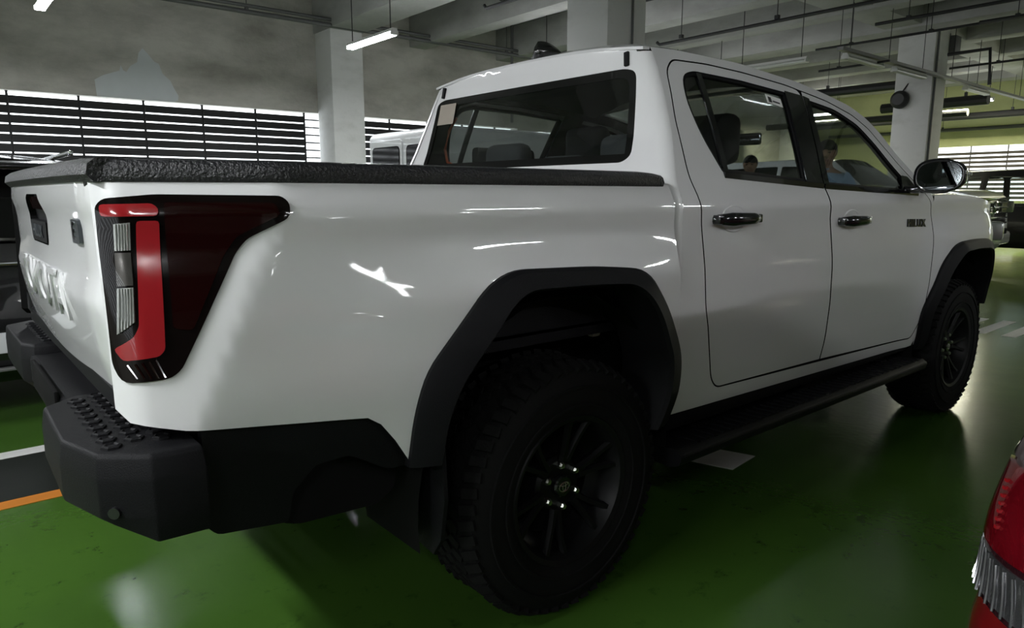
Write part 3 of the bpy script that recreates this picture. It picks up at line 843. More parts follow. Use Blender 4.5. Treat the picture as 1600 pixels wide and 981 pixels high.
    # door handles
    for par, xa, xb, z in ((rd, 0.655, 0.925, 1.169), (fd, 1.553, 1.815, 1.141)):
        rows = []
        for t in np.linspace(0, 1, 17):
            x = xa + (xb - xa) * t
            h = 0.0255 * (0.62 + 0.38 * min(1, 4 * min(t, 1 - t) + 0.0)) * (1.0 - 0.22 * t) * (1.0 if 0.02 < t < 0.98 else 0.55)
            d = 0.042 * (1 - (2 * t - 1) ** 4) + 0.012
            w = float(Wcab(x, z))
            rows.append([(x, s * (w + d - 0.018 + 0.018 * math.cos(a)), z + h * math.sin(a)) for a in np.linspace(0, 2 * PI, 12, endpoint=False)])
        hd = grid('door_handle', rows, 'gloss_black', par, closed_u=True, caps=True)
        for x in (xa + 0.02, xb - 0.02):
            box('handle_mount', (x, s * (float(Wcab(x, z)) + 0.012), z), (0.036, 0.036, 0.032), 'gloss_black', hd, bev=0.006)
        cx = (xa + xb) / 2
        rows = []
        for r in (1.0, 0.92, 0.8, 0.0):
            rows.append([(cx - 0.01 + 0.080 * r * math.cos(a), s * (float(Wcab(cx, z)) + (0.0015, 0.0060, -0.004, -0.012)[(1.0, 0.92, 0.8, 0.0).index(r)]), z + 0.001 + 0.048 * r * math.sin(a)) for a in np.linspace(0, 2 * PI, 28, endpoint=False)])
        grid('handle_cup', rows, 'paint', hd, closed_u=True)
    # ---- front fender
    fen = [(2.582, 0.90), (2.57, 1.136), (2.565, 1.215), (2.60, 1.245), (2.90, 1.252), (3.25, 1.235), (3.55, 1.19), (3.76, 1.12), (3.90, 1.03), (3.94, 0.90), (3.90, 0.66), (3.84, 0.58), (3.60, 0.60)]
    fen += list(reversed(rnd(mid(FO, FK, 0.35), 0.05, 5, closed=False))) + [(2.588, 0.50)]
    panel('front_fender', PS(s, Wcab), fen, 'paint', truck, res=0.026, thick=0.02, out=od, rim='dark')
    flare('front_arch_flare', FO, FK, Wcab, s, truck, True)
    # ---- sill and step bar
    rows = []
    for x in np.linspace(0.50, 2.56, 12):
        rows.append([(x, s * 0.835, 0.512 - 0.022 * (x - 0.5)), (x, s * 0.830, 0.44), (x, s * 0.76, 0.40), (x, s * 0.70, 0.50)])
    grid('sill', rows, 'dark', truck, closed_u=True, caps=True)
    sb = prism('step_bar', rnd([(s * 0.72, 0.395), (s * 0.905, 0.405), (s * 0.935, 0.385), (s * 0.925, 0.350), (s * 0.88, 0.335), (s * 0.74, 0.345)], 0.012, 3), 'x', 0.47, 2.56, 'plastic', truck)
    for k in range(38):
        x = 0.60 + 1.9 * k / 37
        o = box('step_rib', (0, 0, 0), (0.022, 0.10, 0.008), 'plastic', sb) if k == 0 else rib0.copy()
        if k == 0: rib0 = o
        else: COL.objects.link(o)
        o.location = (x, s * 0.86, 0.404)
    for x in (0.75, 1.5, 2.3):
        box('step_bracket', (x, s * 0.70, 0.40), (0.06, 0.24, 0.03), 'dark', sb)
    # ---- mirror
    mr = grid('door_mirror', [[(2.245 + 0.17 * q, s * (1.008 + 0.112 * r * (abs(math.cos(a)) ** 0.75) * (1 if math.cos(a) > 0 else -1) - 0.02 * q), 1.337 + 0.080 * r * (abs(math.sin(a)) ** 0.8) * (1 if math.sin(a) > 0 else -1) * (1.0 if math.cos(a) < 0.3 else 0.92)) for a in np.linspace(0, 2 * PI, 36, endpoint=False)]
              for q, r in ((0.02, 0.86), (0.0, 0.95), (0.06, 1.0), (0.25, 1.0), (0.5, 0.94), (0.75, 0.78), (0.93, 0.5), (1.0, 0.1))], 'gloss_black', truck, closed_u=True, caps=True)
    grid('mirror_glass', [[(2.246, s * (1.008 + 0.095 * r * (abs(math.cos(a)) ** 0.75) * (1 if math.cos(a) > 0 else -1)), 1.337 + 0.064 * r * (abs(math.sin(a)) ** 0.8) * (1 if math.sin(a) > 0 else -1)) for a in np.linspace(0, 2 * PI, 30, endpoint=False)] for r in (1.0, 0.02)], 'mirror', mr, closed_u=True, smooth=False)
    box('turn_signal', (2.36, s * 1.095, 1.345), (0.10, 0.022, 0.02), 'lamp_clear', mr, rz=-s * 0.35, bev=0.006)
    box('mirror_arm', (2.32, s * 0.875, 1.275), (0.09, 0.14, 0.035), 'gloss_black', mr, bev=0.01)
    # ---- cabin rear corner
    rows = []
    for z in np.linspace(0.50, 1.742, 48):
        xb = float(Xback(z)); w = float(Wcab(xb, z))
        rows.append([(xb + 0.0365 * (1 - math.cos(a)), s * (w - 0.05 + 0.05 * math.sin(a)), z) for a in np.linspace(-0.05, PI / 2, 9)])
    grid('cab_corner', rows, 'paint', truck)

# ---- writing on the front doors (both sides read left to right)
def on_side(x0, z0, s):
    # s=-1 right-hand side of the truck: text runs forward along +X
    def f(x, y, z):
        X = x0 + (x if s < 0 else -x); Z = z0 + y - 0.022 * (X - x0) * 1.0
        return (X, s * (float(Wcab(X, Z)) + 0.004 + z), Z)
    return f
for s in (-1, 1):
    text_mesh('model_lettering', 'HILUX', 0.052, 0.003, on_side(2.36, 1.112, s), 'gloss_black', truck, sx=1.22, bold=0.0012, space=1.22)

# ---- roof, windscreen, cabin back
def P_roof(u, v):
    zg = zgut(u); w = Wcab(u, zg)
    c = 0.030 + 0.038 * sstep(0.50, 0.85, u)
    ridge = 0.012 * (1 - sstep(0.70, 0.80, np.abs(v))) * sstep(0.52, 0.72, u)
    return np.stack([u, v * w, zg + c * (1 - np.abs(v) ** 2.6) + ridge], 1)
roof_front = lambda v: 1.72 + 0.16 * (1 - v * v)
ro = [(0.566, v) for v in np.linspace(-1, 1, 21)] + [(roof_front(v), v) for v in np.linspace(1, -1, 21)]
panel('roof', P_roof, ro, 'paint', truck, res=0.045, thick=0.01, out=(0, 0, 1))
for s in (-1, 1):
    rows = []
    for x in np.linspace(0.62, 1.72, 30):
        p = [P_roof(np.array([x]), np.array([s * q]))[0] for q in (0.865, 0.915)]
        rows.append([(p[0][0], p[0][1], p[0][2] - 0.004), (p[0][0], p[0][1], p[0][2] + 0.003), (p[1][0], p[1][1], p[1][2] + 0.003), (p[1][0], p[1][1], p[1][2] - 0.004)])
    grid('roof_ditch_strip', rows, 'plastic', truck, closed_u=True, caps=True, angle=0.5)

def P_wind(u, v):
    # u in 0..1 top to bottom, v in -1..1 across
    X = 1.70 + 0.86 * u; zg = zgut(X); w = Wcab(X, zg) - 0.012
    bow = (1 - v * v) * (0.18 + 0.04 * u)
    return np.stack([X + bow, v * w, zg + 0.045 * (1 - v * v) * (1 - u) - 0.01], 1)
wo = rnd([(0.0, -0.96), (0.0, 0.96), (1.0, 0.97), (1.0, -0.97)], 0.02, 3)
ws = panel('windscreen', P_wind, wo, 'glass_front', truck, res=0.07, thick=0.0, out=(1, 0, 1))
for s in (-1, 1):
    panel('screen_pillar', P_wind, [(0.0, s * 0.945), (0.0, s * 1.02), (1.0, s * 1.02), (1.0, s * 0.95)], 'paint', truck, res=0.04, thick=0.01, out=(1, 0, 1))

def P_back(u, v):
    return np.stack([Xback(v) + 0.006 * (u / 0.7) ** 2 - 0.002, u, v], 1)
hw = lambda z: float(Wcab(Xback(z), z)) - 0.048
bo = [(-hw(z), z) for z in np.linspace(0.60, 1.70, 24)]
top = [(v * float(Wcab(0.566, zgut(0.566))), float(P_roof(np.array([0.566]), np.array([v]))[0][2]) - 0.001) for v in np.linspace(-0.94, 0.94, 25)]
bo += top + [(hw(z), z) for z in np.linspace(1.70, 0.60, 24)]
RG = rnd([(-0.655, 1.385), (-0.640, 1.50), (-0.612, 1.675), (-0.56, 1.690), (0.56, 1.690), (0.612, 1.675), (0.640, 1.50), (0.655, 1.385), (0.62, 1.362), (-0.62, 1.362)], [0.03, 0.1, 0.04, 0.03, 0.03, 0.04, 0.1, 0.03, 0.03, 0.03], 5)
cb = panel('cab_back', P_back, bo, 'paint', truck, holes=[RG], res=0.035, thick=0.02, out=(-1, 0, 0))
P_b2 = lambda u, v: P_back(u, v) + np.array([0.004, 0, 0])
rg = panel('rear_glass', P_b2, offset_poly(RG, -0.006), 'glass_rear', cb, res=0.08, thick=0.0, out=(-1, 0, 0))
P_b3 = lambda u, v: P_back(u, v) + np.array([0.001, 0, 0])
panel('rear_glass_border', P_b3, offset_poly(RG, -0.002), 'frit', rg, holes=[rnd(offset_poly([(-0.655, 1.385), (-0.612, 1.690), (0.612, 1.690), (0.655, 1.385), (0.64, 1.362), (-0.64, 1.362)], 0.03), 0.05, 5)], res=0.05, thick=0.002, out=(-1, 0, 0))
panel('paper_sticker', lambda u, v: P_back(u, v) - np.array([0.002, 0, 0]), [(0.462, 1.575), (0.592, 1.575), (0.582, 1.668), (0.455, 1.668)], 'tan', rg, res=0.05, thick=0.001, out=(-1, 0, 0))
for s in (-1, 1):
    w = float(Wcab(0.566, zgut(0.566)))
    box('ditch_end', (0.563, s * 0.890 * w, 1.722), (0.012, 0.020, 0.050), 'plastic', truck, ry=0.12, rx=s * 0.15, bev=0.003)
# window price label on the rear right door
s = -1
panel('window_label', PS(s, Wcab, -0.006), [(1.262, 1.652), (1.372, 1.640), (1.366, 1.604), (1.258, 1.616)], 'white_label', truck, res=0.05, thick=0.001, out=(0, -1, 0))
panel('label_print', PS(s, Wcab, -0.004), [(1.272, 1.642), (1.293, 1.640), (1.290, 1.618), (1.270, 1.620)], 'ink', truck, res=0.05, thick=0.0005, out=(0, -1, 0))
panel('label_print', PS(s, Wcab, -0.004), [(1.300, 1.628), (1.350, 1.622), (1.349, 1.616), (1.300, 1.622)], 'ink', truck, res=0.05, thick=0.0005, out=(0, -1, 0))
# shark-fin antenna
rows = []
for t in np.linspace(0, 1, 10):
    zb = float(P_roof(np.array([0.64 + 0.16 * t]), np.array([0.0]))[0][2]) - 0.004
    h = 0.068 * (1 - t ** 1.6) + 0.004; b = 0.026 * (1 - t ** 2) + 0.004
    rows.append([(0.64 + 0.16 * t, b, zb), (0.645 + 0.155 * t, b * 0.5, zb + h * 0.7), (0.65 + 0.15 * t, 0.0, zb + h), (0.645 + 0.155 * t, -b * 0.5, zb + h * 0.7), (0.64 + 0.16 * t, -b, zb)])
grid('roof_antenna', rows, 'gloss_black', truck, closed_u=True, caps=True)

# ---- tailgate
def P_tg(u, v):
    h = Wbed(-1.146, v) - 0.005
    return np.stack([Xtail(u * h, v), u * h, v], 1)
tgo = rnd([(-1, 0.824), (-1, 1.282), (1, 1.282), (1, 0.824), (0.97, 0.806), (-0.97, 0.806)], 0.01, 2)
tgh = rnd([(-0.20, 1.125), (-0.24, 1.20), (-0.16, 1.255), (0.16, 1.255), (0.24, 1.20), (0.20, 1.125)], 0.02, 3)
tg = panel('tailgate', P_tg, tgo, 'paint', truck, holes=[tgh], res=0.028, thick=0.03, out=(-1, 0, 0), rim='dark')
hp = panel('handle_recess', lambda u, v: P_tg(u, v) + np.array([0.018, 0, 0]), offset_poly(tgh, -0.01), 'plastic', tg, res=0.05, thick=0.0, out=(-1, 0, 0))
panel('tailgate_handle', lambda u, v: P_tg(u, v) + np.array([-0.002, 0, 0]), rnd([(-0.185, 1.13), (-0.21, 1.185), (0.21, 1.185), (0.185, 1.13)], 0.01, 2), 'plastic', tg, res=0.05, thick=0.02, out=(-1, 0, 0))
panel('high_brake_lamp', lambda u, v: P_tg(u, v) + np.array([0.006, 0, 0]), rnd([(-0.17, 1.215), (-0.13, 1.248), (0.13, 1.248), (0.17, 1.215)], 0.008, 2), 'lamp_dkred', tg, res=0.05, thick=0.012, out=(-1, 0, 0))
def on_tail(y0, z0, proud):
    def f(x, y, z):
        Y = y0 - x; Z = z0 + y
        return (float(Xtail(Y, Z)) - proud - z, Y, Z)
    return f
text_mesh('handle_lettering', 'HILUX', 0.045, 0.001, on_tail(0.0, 1.157, 0.004), 'badge', tg, sx=1.4, bold=0.001)
M['emboss'] = M['paint']
text_mesh('maker_lettering', 'TOYOTA', 0.155, 0.003, on_tail(0.0, 1.015, 0.005), 'paint', tg, sx=1.30, bold=0.0)
bd = panel('trim_badge', lambda u, v: np.stack([Xtail(u, v) - 0.008, u, v], 1), rnd([(-0.605, 1.153), (-0.605, 1.203), (-0.535, 1.203), (-0.535, 1.153)], 0.008, 2), 'badge', tg, res=0.03, thick=0.008, out=(-1, 0, 0))
text_mesh('badge_letter', 'E', 0.05, 0.0015, on_tail(-0.570, 1.178, 0.009), 'chrome', tg, sx=1.2, bold=0.001)
rows = []
for y in np.linspace(-0.742, 0.742, 40):
    x = float(Xtail(y * 0.99, 1.28)) - 0.004
    rows.append([(x, y, 1.279), (x - 0.012, y, 1.292), (x - 0.008, y, 1.312), (x + 0.006, y, 1.323), (x + 0.05, y, 1.325), (x + 0.07, y, 1.315), (x + 0.07, y, 1.279)])
grid('tailgate_cap', rows, 'railcap', tg, closed_u=True, caps=True, angle=0.9)

# ---- cargo box inside
bm = bmesh.new()
bm_box(bm, (-0.36, 0, 0.83), (1.54, 1.50, 0.04))
for s in (-1, 1): bm_box(bm, (-0.36, s * 0.735, 1.06), (1.50, 0.03, 0.44))
bm_box(bm, (0.415, 0, 1.04), (0.04, 1.66, 0.46)); bm_box(bm, (-1.115, 0, 1.05), (0.02, 1.44, 0.42))
bmobj('cargo_liner', bm, 'plastic', truck)

# ---- rear bumper: two corner step blocks joined by a centre bar
bp_ = truck
bar = box('bumper_bar', (-1.10, 0, 0.70), (0.16, 1.0, 0.10), 'plastic', truck, bev=0.015)
box('plate_recess', (-1.185, 0, 0.72), (0.012, 0.46, 0.085), 'dark', bar, bev=0.004)
for s in (-1, 1):
    XE = -1.245 if s < 0 else -1.205
    plan = [(-1.030, s * 0.930), (-1.125, s * 0.925), (-1.205, s * 0.860), (XE, s * 0.720), (XE + 0.005, s * 0.42), (-1.17, s * 0.36), (-1.05, s * 0.36), (-1.03, s * 0.60)]
    bm = bmesh.new()
    levels = ((0.610, 0.985, 0.02), (0.66, 1.0, 0.0), (0.735, 1.0, 0.0), (0.775, 0.965, 0.0), (0.782, 0.93, 0.0))
    rings = []
    cx, cy = -1.10, s * 0.68
    for z, k, dx in levels:
        rings.append([bm.verts.new((cx + (x - cx) * k + (dx if x < -1.15 else 0), cy + (y - cy) * (k if k > 0.97 else k - 0.0), z + (0.03 if (z < 0.62 and x < -1.19) else 0))) for x, y in plan])
    n = len(plan)
    for a, b in zip(rings[:-1], rings[1:]):
        for i in range(n):
            bm.faces.new((a[i], a[(i + 1) % n], b[(i + 1) % n], b[i]))
    bm.faces.new(rings[0][::-1]); bm.faces.new(rings[-1])
    bmesh.ops.recalc_face_normals(bm, faces=bm.faces)
    bmesh.ops.bevel(bm, geom=[e for e in bm.edges], offset=0.004, segments=2, affect='EDGES', profile=0.5)
    blk = bmobj('bumper_corner', bm, 'plastic', truck, smooth=True, angle=0.4)
    # hexagonal grip studs on the step
    stud = None
    for r in range(4):
        for c in range(9):
            x = -1.215 + 0.044 * r + 0.0; y = 0.42 + 0.048 * c + (0.024 if r % 2 else 0)
            if not pip(np.array([[x, s * y]]), offset_poly(plan, 0.035))[0]: continue
            if stud is None:
                bm = bmesh.new(); rr_ = lathe(bm, [(0.019, 0.0), (0.018, 0.004), (0.013, 0.006), (0.010, 0.003)], 6, (0, 0, 0), 'z'); bm.faces.new(rr_[-1])
                stud = bmobj('grip_stud', bm, 'plastic', blk); o = stud
            else:
                o = stud.copy(); COL.objects.link(o)
            o.location = (x, s * y, 0.782)
    bm = bmesh.new(); lathe(bm, [(0.0, 0.005), (0.011, 0.005), (0.0135, -0.006)], 16, (0, 0, 0), 'x')
    o = bmobj('parking_sensor', bm, 'gloss_black', blk, True); o.location = (-1.184, s * 0.877, 0.672); o.rotation_euler = (0, 0, math.atan2(s * 0.776, -0.63))

# ---- bonnet and nose
def P_hood(u, v):
    w = Wcab(u, 1.20) - 0.065
    z = np.interp(u, [2.55, 2.9, 3.3, 3.6, 3.85, 3.95], [1.247, 1.262, 1.25, 1.218, 1.165, 1.12]) + 0.05 * (1 - np.abs(v) ** 3)
    return np.stack([u + 0.10 * (1 - v * v) * sstep(3.4, 3.9, u), v * w, z], 1)
panel('bonnet', P_hood, [(2.60, -1), (3.0, -1), (3.5, -1), (3.86, -1), (3.86, 1), (2.60, 1)], 'paint', truck, res=0.07, thick=0.02, out=(0, 0, 1))
panel('cowl', lambda u, v: np.stack([u, v, 1.225 + 0 * u], 1), [(2.42, -0.76), (2.66, -0.78), (2.80, 0.0), (2.66, 0.78), (2.42, 0.76)], 'plastic', truck, res=0.1, thick=0.02, out=(0, 0, 1))
for s in (-1, 1):
    rows = []
    for x in np.linspace(2.60, 3.86, 24):
        ph = P_hood(np.array([x]), np.array([s * 1.0]))[0]
        zf = float(np.interp(x, [2.60, 2.90, 3.25, 3.55, 3.76, 3.90], [1.245, 1.252, 1.235, 1.19, 1.12, 1.03])); wf_ = float(Wcab(x, zf))
        rows.append([(x, s * wf_, zf), (x, s * (wf_ - 0.02), zf + 0.006), (x, float(ph[1]) + s * 0.004, float(ph[2]) - 0.004), (x, float(ph[1]) + s * 0.004, float(ph[2]) - 0.03)])
    grid('fender_top', rows, 'paint', truck)
    bm = bmesh.new(); bm_box(bm, (3.86, s * 0.66, 1.02), (0.12, 0.36, 0.12), rz=-s * 0.35, bev=0.02); bmobj('headlamp', bm, 'lamp_clear', truck, True)
box('front_grille', (3.94, 0, 0.92), (0.08, 1.10, 0.34), 'gloss_black', truck, bev=0.03)
box('front_bumper', (3.92, 0, 0.66), (0.16, 1.46, 0.24), 'plastic', truck, bev=0.05)

# ---- chassis rails, with dark boxes added to block light underneath
bm = bmesh.new()
bm_box(bm, (1.4, 0, 0.62), (4.9, 1.06, 0.20)); bm_box(bm, (1.55, 0, 0.60), (1.9, 1.60, 0.18))
for s in (-1, 1): bm_box(bm, (1.35, s * 0.45, 0.50), (4.7, 0.08, 0.14))
bm_box(bm, (-0.75, 0, 0.72), (0.62, 1.52, 0.14))
bmobj('chassis_light_block', bm, 'dark', truck)
tube('rear_axle', [(0, -0.62, 0.385), (0, 0.62, 0.385)], 0.055, 'dark', truck)
bm = bmesh.new(); bm_box(bm, (0.14, -0.68, 0.865), (0.34, 0.02, 0.045), bev=0.006); bm_box(bm, (0.0, -0.69, 0.85), (0.06, 0.03, 0.06), bev=0.008); bm_box(bm, (0.16, -0.69, 0.835), (0.09, 0.04, 0.06), bev=0.008); bm_box(bm, (0.29, -0.69, 0.83), (0.04, 0.03, 0.09), bev=0.008)
bmobj('suspension_bracket', bm, 'frame_grey', truck, True)

# ---- wheels
def make_wheel():
    w = empty('wheel', (0, 0, 0)); w.parent = truck
    bm = bmesh.new()
    prof = [(0.222, -0.115), (0.250, -0.128), (0.300, -0.132), (0.345, -0.126), (0.370, -0.112), (0.377, -0.095), (0.379, -0.05), (0.379, 0.05), (0.377, 0.095), (0.370, 0.112), (0.345, 0.126), (0.300, 0.132), (0.250, 0.128), (0.222, 0.115)]
    lathe(bm, prof, 72, (0, 0, 0), 'y')
    n = 54
    for k in range(n):
        a = 2 * PI * k / n
        for t, wd, sh, da in ((-0.100, 0.046, 0.25, 0.0), (0.100, 0.046, -0.25, 0.5), (-0.047, 0.040, -0.5, 0.45), (0.047, 0.040, 0.5, 0.95), (0.0, 0.036, 0.55, 0.2)):
            aa = a + da * 2 * PI / n
            r = 0.3765 if abs(t) < 0.09 else 0.372
            c = Vector((r * math.cos(aa), t, r * math.sin(aa)))
            res = bmesh.ops.create_cube(bm, size=1.0)
            mt = Matrix.Translation(c) @ Matrix.Rotation(-aa, 4, 'Y') @ Matrix.Rotation(sh, 4, 'X') @ (Matrix.Rotation((-0.5 if t < -0.09 else 0.5 if t > 0.09 else 0), 4, 'Z')) @ Matrix.Diagonal((0.020, wd, 0.027, 1))
            bmesh.ops.transform(bm, matrix=mt, verts=res['verts'])
    # raised rings on the sidewall
    for r, t in ((0.318, -0.133), (0.262, -0.131)):
        lathe(bm, [(r - 0.004, t + 0.004), (r - 0.003, t - 0.003), (r + 0.003, t - 0.003), (r + 0.004, t + 0.004)], 72, (0, 0, 0), 'y')
    bmobj('tyre', bm, 'rubber', w, smooth=True, angle=0.5)
    bm = bmesh.new()
    lathe(bm, [(0.224, 0.11), (0.205, 0.09), (0.198, 0.0), (0.205, -0.085), (0.222, -0.108), (0.232, -0.118), (0.228, -0.124), (0.214, -0.118), (0.200, -0.090), (0.192, -0.02), (0.192, 0.08)], 64, (0, 0, 0), 'y')
    rim = bmobj('rim', bm, 'rim', w, smooth=True, angle=0.7)
    for k in range(6):
        a0 = 2 * PI * k / 6 + 0.30
        for d in (-0.15, 0.15):
            bm = bmesh.new()
            r0, r1 = 0.075, 0.212
            pts = []
            for r, wdt, y in ((r0, 0.030, -0.070), (0.12, 0.021, -0.078), (0.17, 0.020, -0.088), (r1, 0.026, -0.100)):
                a = a0 + d * (0.55 + 0.55 * (r - r0) / (r1 - r0)) * 1.15
                u = Vector((math.cos(a), 0, math.sin(a))); tv = Vector((-math.sin(a), 0, math.cos(a)))
                c = u * r
                pts.append([c + tv * wdt * 0.5 + Vector((0, y + 0.008, 0)), c + tv * wdt * 0.28 + Vector((0, y - 0.006, 0)), c - tv * wdt * 0.28 + Vector((0, y - 0.006, 0)), c - tv * wdt * 0.5 + Vector((0, y + 0.008, 0)), c + Vector((0, y + 0.035, 0))])
            vs = [[bm.verts.new(p) for p in row] for row in pts]
            for ra, rb in zip(vs[:-1], vs[1:]):
                for i in range(5): bm.faces.new((ra[i], ra[(i + 1) % 5], rb[(i + 1) % 5], rb[i]))
            bm.faces.new(vs[0][::-1]); bm.faces.new(vs[-1])
            bmobj('spoke', bm, 'rim', w, True, 0.5)
    bm = bmesh.new(); lathe(bm, [(0.0, -0.062), (0.078, -0.062), (0.088, -0.05), (0.088, -0.01)], 40, (0, 0, 0), 'y'); bmobj('hub', bm, 'rim', w, True, 0.5)
    bm = bmesh.new(); lathe(bm, [(0.160, -0.02), (0.0, -0.02)], 40, (0, 0, 0), 'y'); bmobj('brake_disc', bm, 'dark', w)
    bm = bmesh.new(); rr = lathe(bm, [(0.034, -0.060), (0.034, -0.078), (0.030, -0.084), (0.0, -0.084)], 32, (0, 0, 0), 'y'); cap = bmobj('centre_cap', bm, 'gloss_black', w, True, 0.5)
    def ell(a, b, cz, r):
        bm = bmesh.new(); P = [(a * math.cos(t), -0.0855, cz + b * math.sin(t)) for t in np.linspace(0, 2 * PI, 33)]
        bm_tube(bm, P, r, 6, cap=False); bmobj('cap_emblem', bm, 'nut', w, True)
    ell(0.0205, 0.0145, 0.0, 0.0015); ell(0.0062, 0.0135, 0.0, 0.0013); ell(0.0135, 0.0052, 0.0078, 0.0013)
    for k in range(6):
        a = 2 * PI * k / 6 + PI / 2 + 0.06
        bm = bmesh.new(); rr = lathe(bm, [(0.0115, -0.060), (0.0115, -0.078), (0.008, -0.084), (0.0, -0.085)], 6, (0.066 * math.cos(a), 0, 0.066 * math.sin(a)), 'y')
        bmobj('lug_nut', bm, 'nut', w)
    return w
wh = make_wheel()
wh.location = (0, -0.770, 0.386)
def copy_part(o, parent):
    c = o.copy(); COL.objects.link(c); c.parent = parent
    for ch in list(o.children): copy_part(ch, c)
    return c
for x, s, rot in ((3.085, -1, 0.35), (0, 1, 0.2), (3.085, 1, 0.5)):
    c = copy_part(wh, truck)
    c.location = (x, s * 0.770, 0.386)
    c.rotation_euler = (0, rot, 0) if s < 0 else (0, rot, PI)

# ---- interior
def seat(x, y, zc, zh, par=truck, wd=0.46):
    st = box('seat_back', (x, y, (zc + 0.62) / 2), (0.16, wd, zc - 0.62), 'seat', par, ry=-0.0, bev=0.05, seg=3)
    box('seat_cushion', (x + 0.25, y, 0.68), (0.50, wd, 0.16), 'seat', st, bev=0.05, seg=3)
    bm = bmesh.new()
    for d in (-0.05, 0.05): bm_tube(bm, [(x, y + d, zc - 0.05), (x, y + d, zh - 0.06)], 0.006, 6)
    bmobj('headrest_posts', bm, 'chrome', st)
    box('headrest', (x + 0.005, y, (zc + zh) / 2 + 0.03), (0.11, 0.27, zh - zc - 0.02), 'seat', st, bev=0.045, seg=3)
for y in (-0.38, 0.38):
    seat(1.34, y, 1.34, 1.58)
    seat(0.80, y, 1.28, 1.47, wd=0.56)
seat(0.80, 0.0, 1.26, 1.40, wd=0.2)
bm = bmesh.new(); bm_box(bm, (2.36, 0, 1.12), (0.36, 1.44, 0.22), bev=0.06, seg=3); bm_box(bm, (2.2, 0, 0.85), (0.2, 0.3, 0.4), bev=0.03); bmobj('dashboard', bm, 'trim_int', truck, True)
bm = bmesh.new(); bm_tube(bm, [(2.08 + 0.07 * math.sin(t), 0.38 + 0.185 * math.cos(t), 1.13 + 0.17 * math.sin(t)) for t in np.linspace(0, 2 * PI, 31)], 0.014, 8, cap=False); bmobj('steering_wheel', bm, 'trim_int', truck, True)
box('rear_view_mirror', (2.20, 0.0, 1.555), (0.03, 0.23, 0.065), 'mirror', truck, bev=0.012)
box('cab_floor', (1.5, 0, 0.56), (2.0, 1.60, 0.04), 'trim_int', truck)
def P_liner(u, v):
    p = P_roof(u, v); p[:, 2] -= 0.035; p[:, 1] *= 0.97
    return p
panel('headliner', P_liner, [(0.60, -1), (0.60, 1), (1.66, 1), (1.66, -1)], 'liner', truck, res=0.1, thick=0, out=(0, 0, 1))
for s in (-1, 1):
    tube('grab_trim', [(0.66, s * 0.60, 1.62), (0.64, s * 0.635, 1.56), (0.63, s * 0.66, 1.47), (0.64, s * 0.655, 1.41), (0.68, s * 0.63, 1.385)], 0.007, 'orange', truck)
# ================================================================== OTHER VEHICLES
M['car_black'] = mat('black_car_paint', (0.006, 0.006, 0.007), 0.25, coat=1.0)
M['car_silver'] = mat('silver_white_paint', (0.62, 0.63, 0.65), 0.3, coat=1.0, metal=0.2)
M['car_dark'] = mat('dark_bronze_paint', (0.016, 0.014, 0.013), 0.3, coat=0.7)
M['car_red'] = mat('red_car_paint', (0.13, 0.004, 0.005), 0.3, coat=1.0)
M['van_white'] = mat('van_white_paint', (0.78, 0.79, 0.80), 0.3, coat=0.8)
M['plate'] = mat('white_plate', (0.70, 0.71, 0.74), 0.4)
M['tail_red'] = mat('red_tail_plastic', (0.10, 0.002, 0.005), 0.05, coat=1.0, var=0.35, vscale=14)
M['tail_dark'] = mat('smoked_tail_plastic', (0.022, 0.006, 0.008), 0.06, coat=1.0)
M['tail_clear'] = mat('silvered_lamp_reflector', (0.30, 0.30, 0.31), 0.14, metal=0.9, coat=1.0)

def rrect(x0, x1, w, rr, rf, n=7):
    """rounded plan outline, rear corners rr, front corners rf"""
    P = []
    def arc(cx, cy, r, a0):
        for k in range(n + 1):
            a = a0 + PI / 2 * k / n
            P.append((cx + r * math.cos(a), cy + r * math.sin(a)))
    arc(x1 - rf, w - rf, rf, 0); arc(x0 + rr, w - rr, rr, PI / 2)
    arc(x0 + rr, -w + rr, rr, PI); arc(x1 - rf, -w + rf, rf, -PI / 2)
    return P

